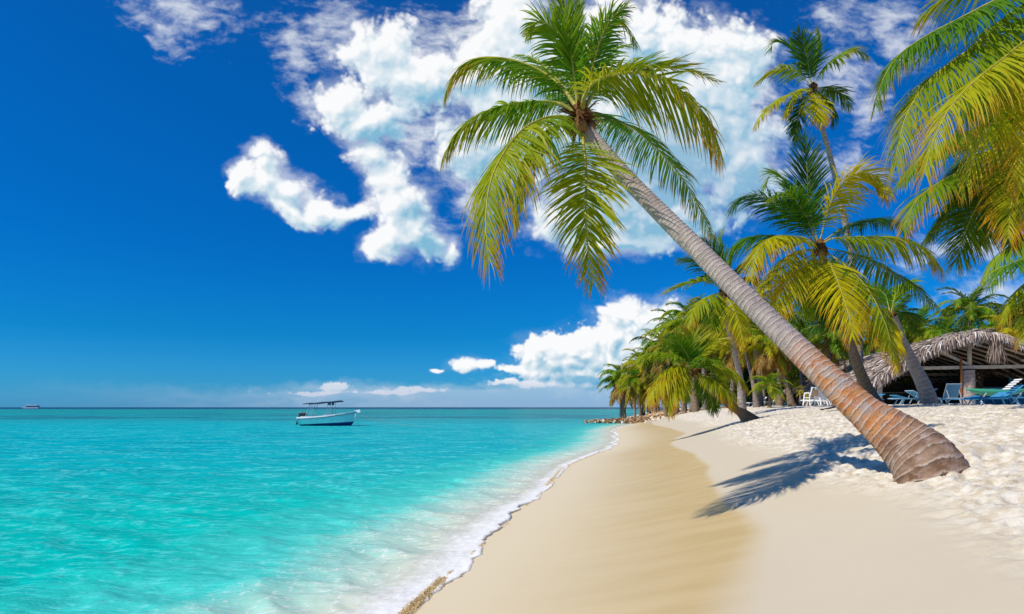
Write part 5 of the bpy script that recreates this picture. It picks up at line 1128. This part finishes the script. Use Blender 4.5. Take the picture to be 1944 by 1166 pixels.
# ------------------------------------------------------------------ motor boat
def boat():
    D = 62.5; p = W(623, 0, D); root = empty('motor_boat', (p.x, D, 0), 'small white motor boat with a blue bottom and dark sun canopy at anchor', 'boat', None, R(-6)); 
    M_H = simple('pale sea green hull paint', (.70, .84, .82), .35, .45, .08, 3); M_B = simple('navy bottom paint', (.012, .06, .22), .45, .4); M_G = simple('white gunwale', (.85, .86, .86), .35, .45); M_BK = simple('black engine cowl', (.015, .016, .02), .35, .5); M_CV = simple('dark blue canvas', (.02, .045, .10), .8, .2); M_LN = simple('dark rub rail', (.04, .05, .05), .6, .3)
    st = [(-2.62,.80,.66,.02),(-2.3,.86,.66,-.04),(-1.2,.95,.72,-.08),(0,.95,.82,-.10),(1.0,.80,.95,-.06),(1.8,.52,1.08,.02),(2.3,.26,1.16,.14),(2.62,.05,1.22,.55)]   # x, half beam, sheer, keel
    def shell(z0f, z1f, off=0.0):
        V = []; m = 12
        for (x, b, sh, kl) in st:
            for j in range(2*m+1):
                t = (j-m)/m; s_ = 1 if t > 0 else -1; u = abs(t); zz = kl+(sh-kl)*(z0f+(z1f-z0f)*u) if False else None
                V.append((x, 0, 0))
        return V
    def strip(z_of, name, mat, par=root):      # z_of(x-station) -> (z low, z high); hull skin between them
        V = []; n = len(st); m = 5
        for side in (-1, 1):
            for (x, b, sh, kl) in st:
                lo, hi = z_of(x, sh, kl)
                for k in range(m):
                    z = lo+(hi-lo)*k/(m-1); f = min(1, max(0, (z-kl)/(sh-kl))); wdt = b*(1-(1-f)**2.2)**.6 if f > 0 else 0; V.append((x+.10*(f-1)*(1 if x > 1.5 else 0)*abs(x)*.6, side*wdt, z))
        F = [tuple(x) for x in grid_quads(n, m).tolist()]+[tuple(n*m+i for i in x)[::-1] for x in grid_quads(n, m).tolist()]
        for k in range(m-1): F.append((k, k+1, n*m+k+1, n*m+k))
        mb = MB(); mb.add(V, F); return mb.build(name, mat, par, True)
    wl = lambda x: .10+.055*(x+2.6)
    hull = strip(lambda x, sh, kl: (min(wl(x), sh), sh), 'hull', M_H)
    strip(lambda x, sh, kl: (kl-.15, min(wl(x), sh)), 'bottom', M_B)
    g = MB(); rl = MB()
    for side in (-1, 1):
        for (a, b) in zip(st[:-1], st[1:]):
            A_, B_ = Vector((a[0], side*a[1], a[2])), Vector((b[0], side*b[1], b[2])); g.bar(A_+Vector((0, 0, .07)), B_+Vector((0, 0, .07)), .12, .15); rl.bar(A_+Vector((0, side*.065, -.03)), B_+Vector((0, side*.065, -.03)), .045)
    g.bar((2.5, 0, 1.24), (3.02, 0, 1.37), .26, .07); g.bar((-2.6, -.8, .72), (-2.6, .8, .72), .12, .15); g.build('gunwale', M_G, root); rl.build('rub_rail', M_LN, root)
    MB().box((-.4, 0, .45), (3.6, 1.35, .04)).build('deck', M_G, root); MB().box((-2.0, 0, .72), (.75, 1.35, .26)).build('stern_seat', M_G, root)
    c = MB(); c.box((-.1, 0, .78), (.5, .6, .62)); c.bar((.15, -.28, 1.05), (.32, -.28, 1.36), .03); c.build('console', M_G, root)
    for y in (-.35, .35):
        e = empty('outboard_engine', (0, 0, 0)); e.parent = root
        q = MB(); q.box((-2.42, y, 1.00), (.34, .28, .26)); q.add([(-2.59, y-.14, 1.132), (-2.25, y-.14, 1.132), (-2.25, y+.14, 1.132), (-2.59, y+.14, 1.132), (-2.52, y-.08, 1.22), (-2.32, y-.08, 1.22), (-2.32, y+.08, 1.22), (-2.52, y+.08, 1.22)], [(4,5,6,7),(0,1,5,4),(1,2,6,5),(2,3,7,6),(3,0,4,7)]); q.bar((-2.56, y, .9), (-2.86, y, .1), .14, .10); q.build('cowl', M_BK, e)
    fr = MB()
    for y in (-.62, .62):
        fr.bar((-1.95, y, .80), (-1.45, y, 1.98), .045, n=6); fr.bar((-1.55, y, .80), (-1.25, y, 1.98), .045, n=6); fr.bar((.15, y, .80), (.18, y, 2.06), .035, n=6); fr.bar((.5, y, .80), (.45, y, 2.10), .035, n=6)
        fr.bar((-1.9, y, 1.98), (1.0, y, 2.18), .04, n=6)
    for x, z in ((-1.6, 2.0), (-.4, 2.08), (.7, 2.16)): fr.bar((x, -.62, z), (x, .62, z), .04, n=6)
    fr.build('canopy_frame', M_TUBE, root)
    V = []; n = 9
    for i in range(n):
        x = -2.1+3.3*i/(n-1)
        for j in range(7): t = j/6*2-1; V.append((x, t*.82, 2.06+.075*(x+2)-.10*t*t+.02*math.sin(i*1.9)))
    mb = MB(); mb.add(V+[(a, b, c_-.03) for a, b, c_ in V], [tuple(x) for x in grid_quads(n, 7).tolist()]+[tuple(63+i for i in x)[::-1] for x in grid_quads(n, 7).tolist()]); mb.build('canopy', M_CV, root)
    M_LJ = simple('grey and navy jackets', (.10, .12, .16), .8, .2, .6, 9)
    for x, y in ((.0, .4), (.18, -.2), (.42, .1), (.6, -.4)): MB().box((x, y, 1.99), (.16, .22, .22)).build('life_jacket', M_LJ, root)
    # mooring line
    ln = MB(); prev = None
    for k in range(13):
        t = k/12; q_ = Vector((2.7+t*7.5, -t*1.2, 1.1*(1-t)**2.2-.02)); 
        if prev is not None: ln.bar(prev, q_, .03, n=5)
        prev = q_
    ln.build('mooring_line', simple('grey rope', (.25, .28, .27), .9, .1), root)
boat()
# distant excursion boat on the horizon
def ship():
    D = 900; p = W(60, 0, D); root = empty('excursion_boat', (p.x, D, 0), 'tiny white two deck excursion boat far out on the horizon', 'boat')
    MW = simple('white ship paint', (.62, .72, .82), .4, .4); MN = simple('dark ship windows', (.02, .04, .09), .3, .5); s_ = 1.0
    h = MB(); V = [(-12.5,-2.4,1.9),(-12.5,2.4,1.9),(10.5,2.4,1.6),(10.5,-2.4,1.6),(-8.5,-2,-.4),(-8.5,2,-.4),(10,2,-.4),(10,-2,-.4)]; h.add(V, [(0,3,2,1),(0,1,5,4),(2,3,7,6),(0,4,7,3),(1,2,6,5),(4,5,6,7)]); h.build('hull', MW, root)
    MB().box((1.5, 0, 2.5), (15, 4.2, 1.5)).build('cabin', MN, root)
    MB().box((1.2, 0, 3.45), (16.5, 4.8, .35)).build('lower_roof', MW, root)
    u = MB()
    for x in (-5, -2, 1, 4, 7): u.bar((x, -2, 3.5), (x, -2, 5.2), .25); u.bar((x, 2, 3.5), (x, 2, 5.2), .25)
    u.build('upper_post', MW, root); MB().box((1, 0, 5.35), (14.5, 4.6, .3)).build('upper_roof', MW, root)
    MB().bar((10.2, 0, 1.6), (9, 0, 5.8), .5).build('stern_mast', MW, root)
ship()

# seaweed and sandy froth rolled up at the edge of the wash
def weed():
    rs = np.random.RandomState(2); n = 8000; t = rs.rand(n)
    seg = [((770,1166),(846,1096),.028,.55),((1040,922),(1068,888),.04,.15),((1068,888),(1150,858),.02,.12),((850,1092),(1040,925),.012,.18)]
    P_ = []; k = rs.choice(4, n, p=[.55, .18, .09, .18])
    for i in range(n):
        (a, b, spread, _) = seg[k[i]]; f = t[i]
        if k[i] == 3 and math.sin(f*40)*math.sin(f*17+1) < .35: continue
        h_ = (a[0]+(b[0]-a[0])*f, a[1]+(b[1]-a[1])*f); D = CAM_H*FPX/(h_[1]-773)*.985; x = (h_[0]-972)/FPX*D+rs.randn()*spread*.9-.02; y = D+rs.randn()*spread; P_.append((x, y, max(gz(x, y), 0)+.012+abs(rs.randn())*spread*.28))
    c = np.array(P_); n = len(c); a = norm(rs.randn(n, 3)*[1, 1, .5]); b = norm(np.cross(a, rs.randn(n, 3))); l = rs.uniform(.005, .014, n)[:, None]; w_ = .0035
    V = np.stack([c-a*l, c-b*w_, c+a*l+[0, 0, .008], c+b*w_], 1).reshape(-1, 3); tn = np.repeat(rs.rand(n), 4)
    m, nt, out = material('golden brown seaweed'); at = nt.xyz(nt.attr('tone')['Color']); principled(nt, out, nt.mix(at[0], (.50, .33, .11), (.85, .68, .38)), .6, .3)
    tag(link('seaweed', np_mesh('seaweed', V, np.arange(4*n).reshape(-1, 4), np.stack([tn, tn, tn, tn*0+1], -1)), m), 'golden brown seaweed scraps rolled along the edge of the foam', 'seaweed', kind='stuff')
weed()
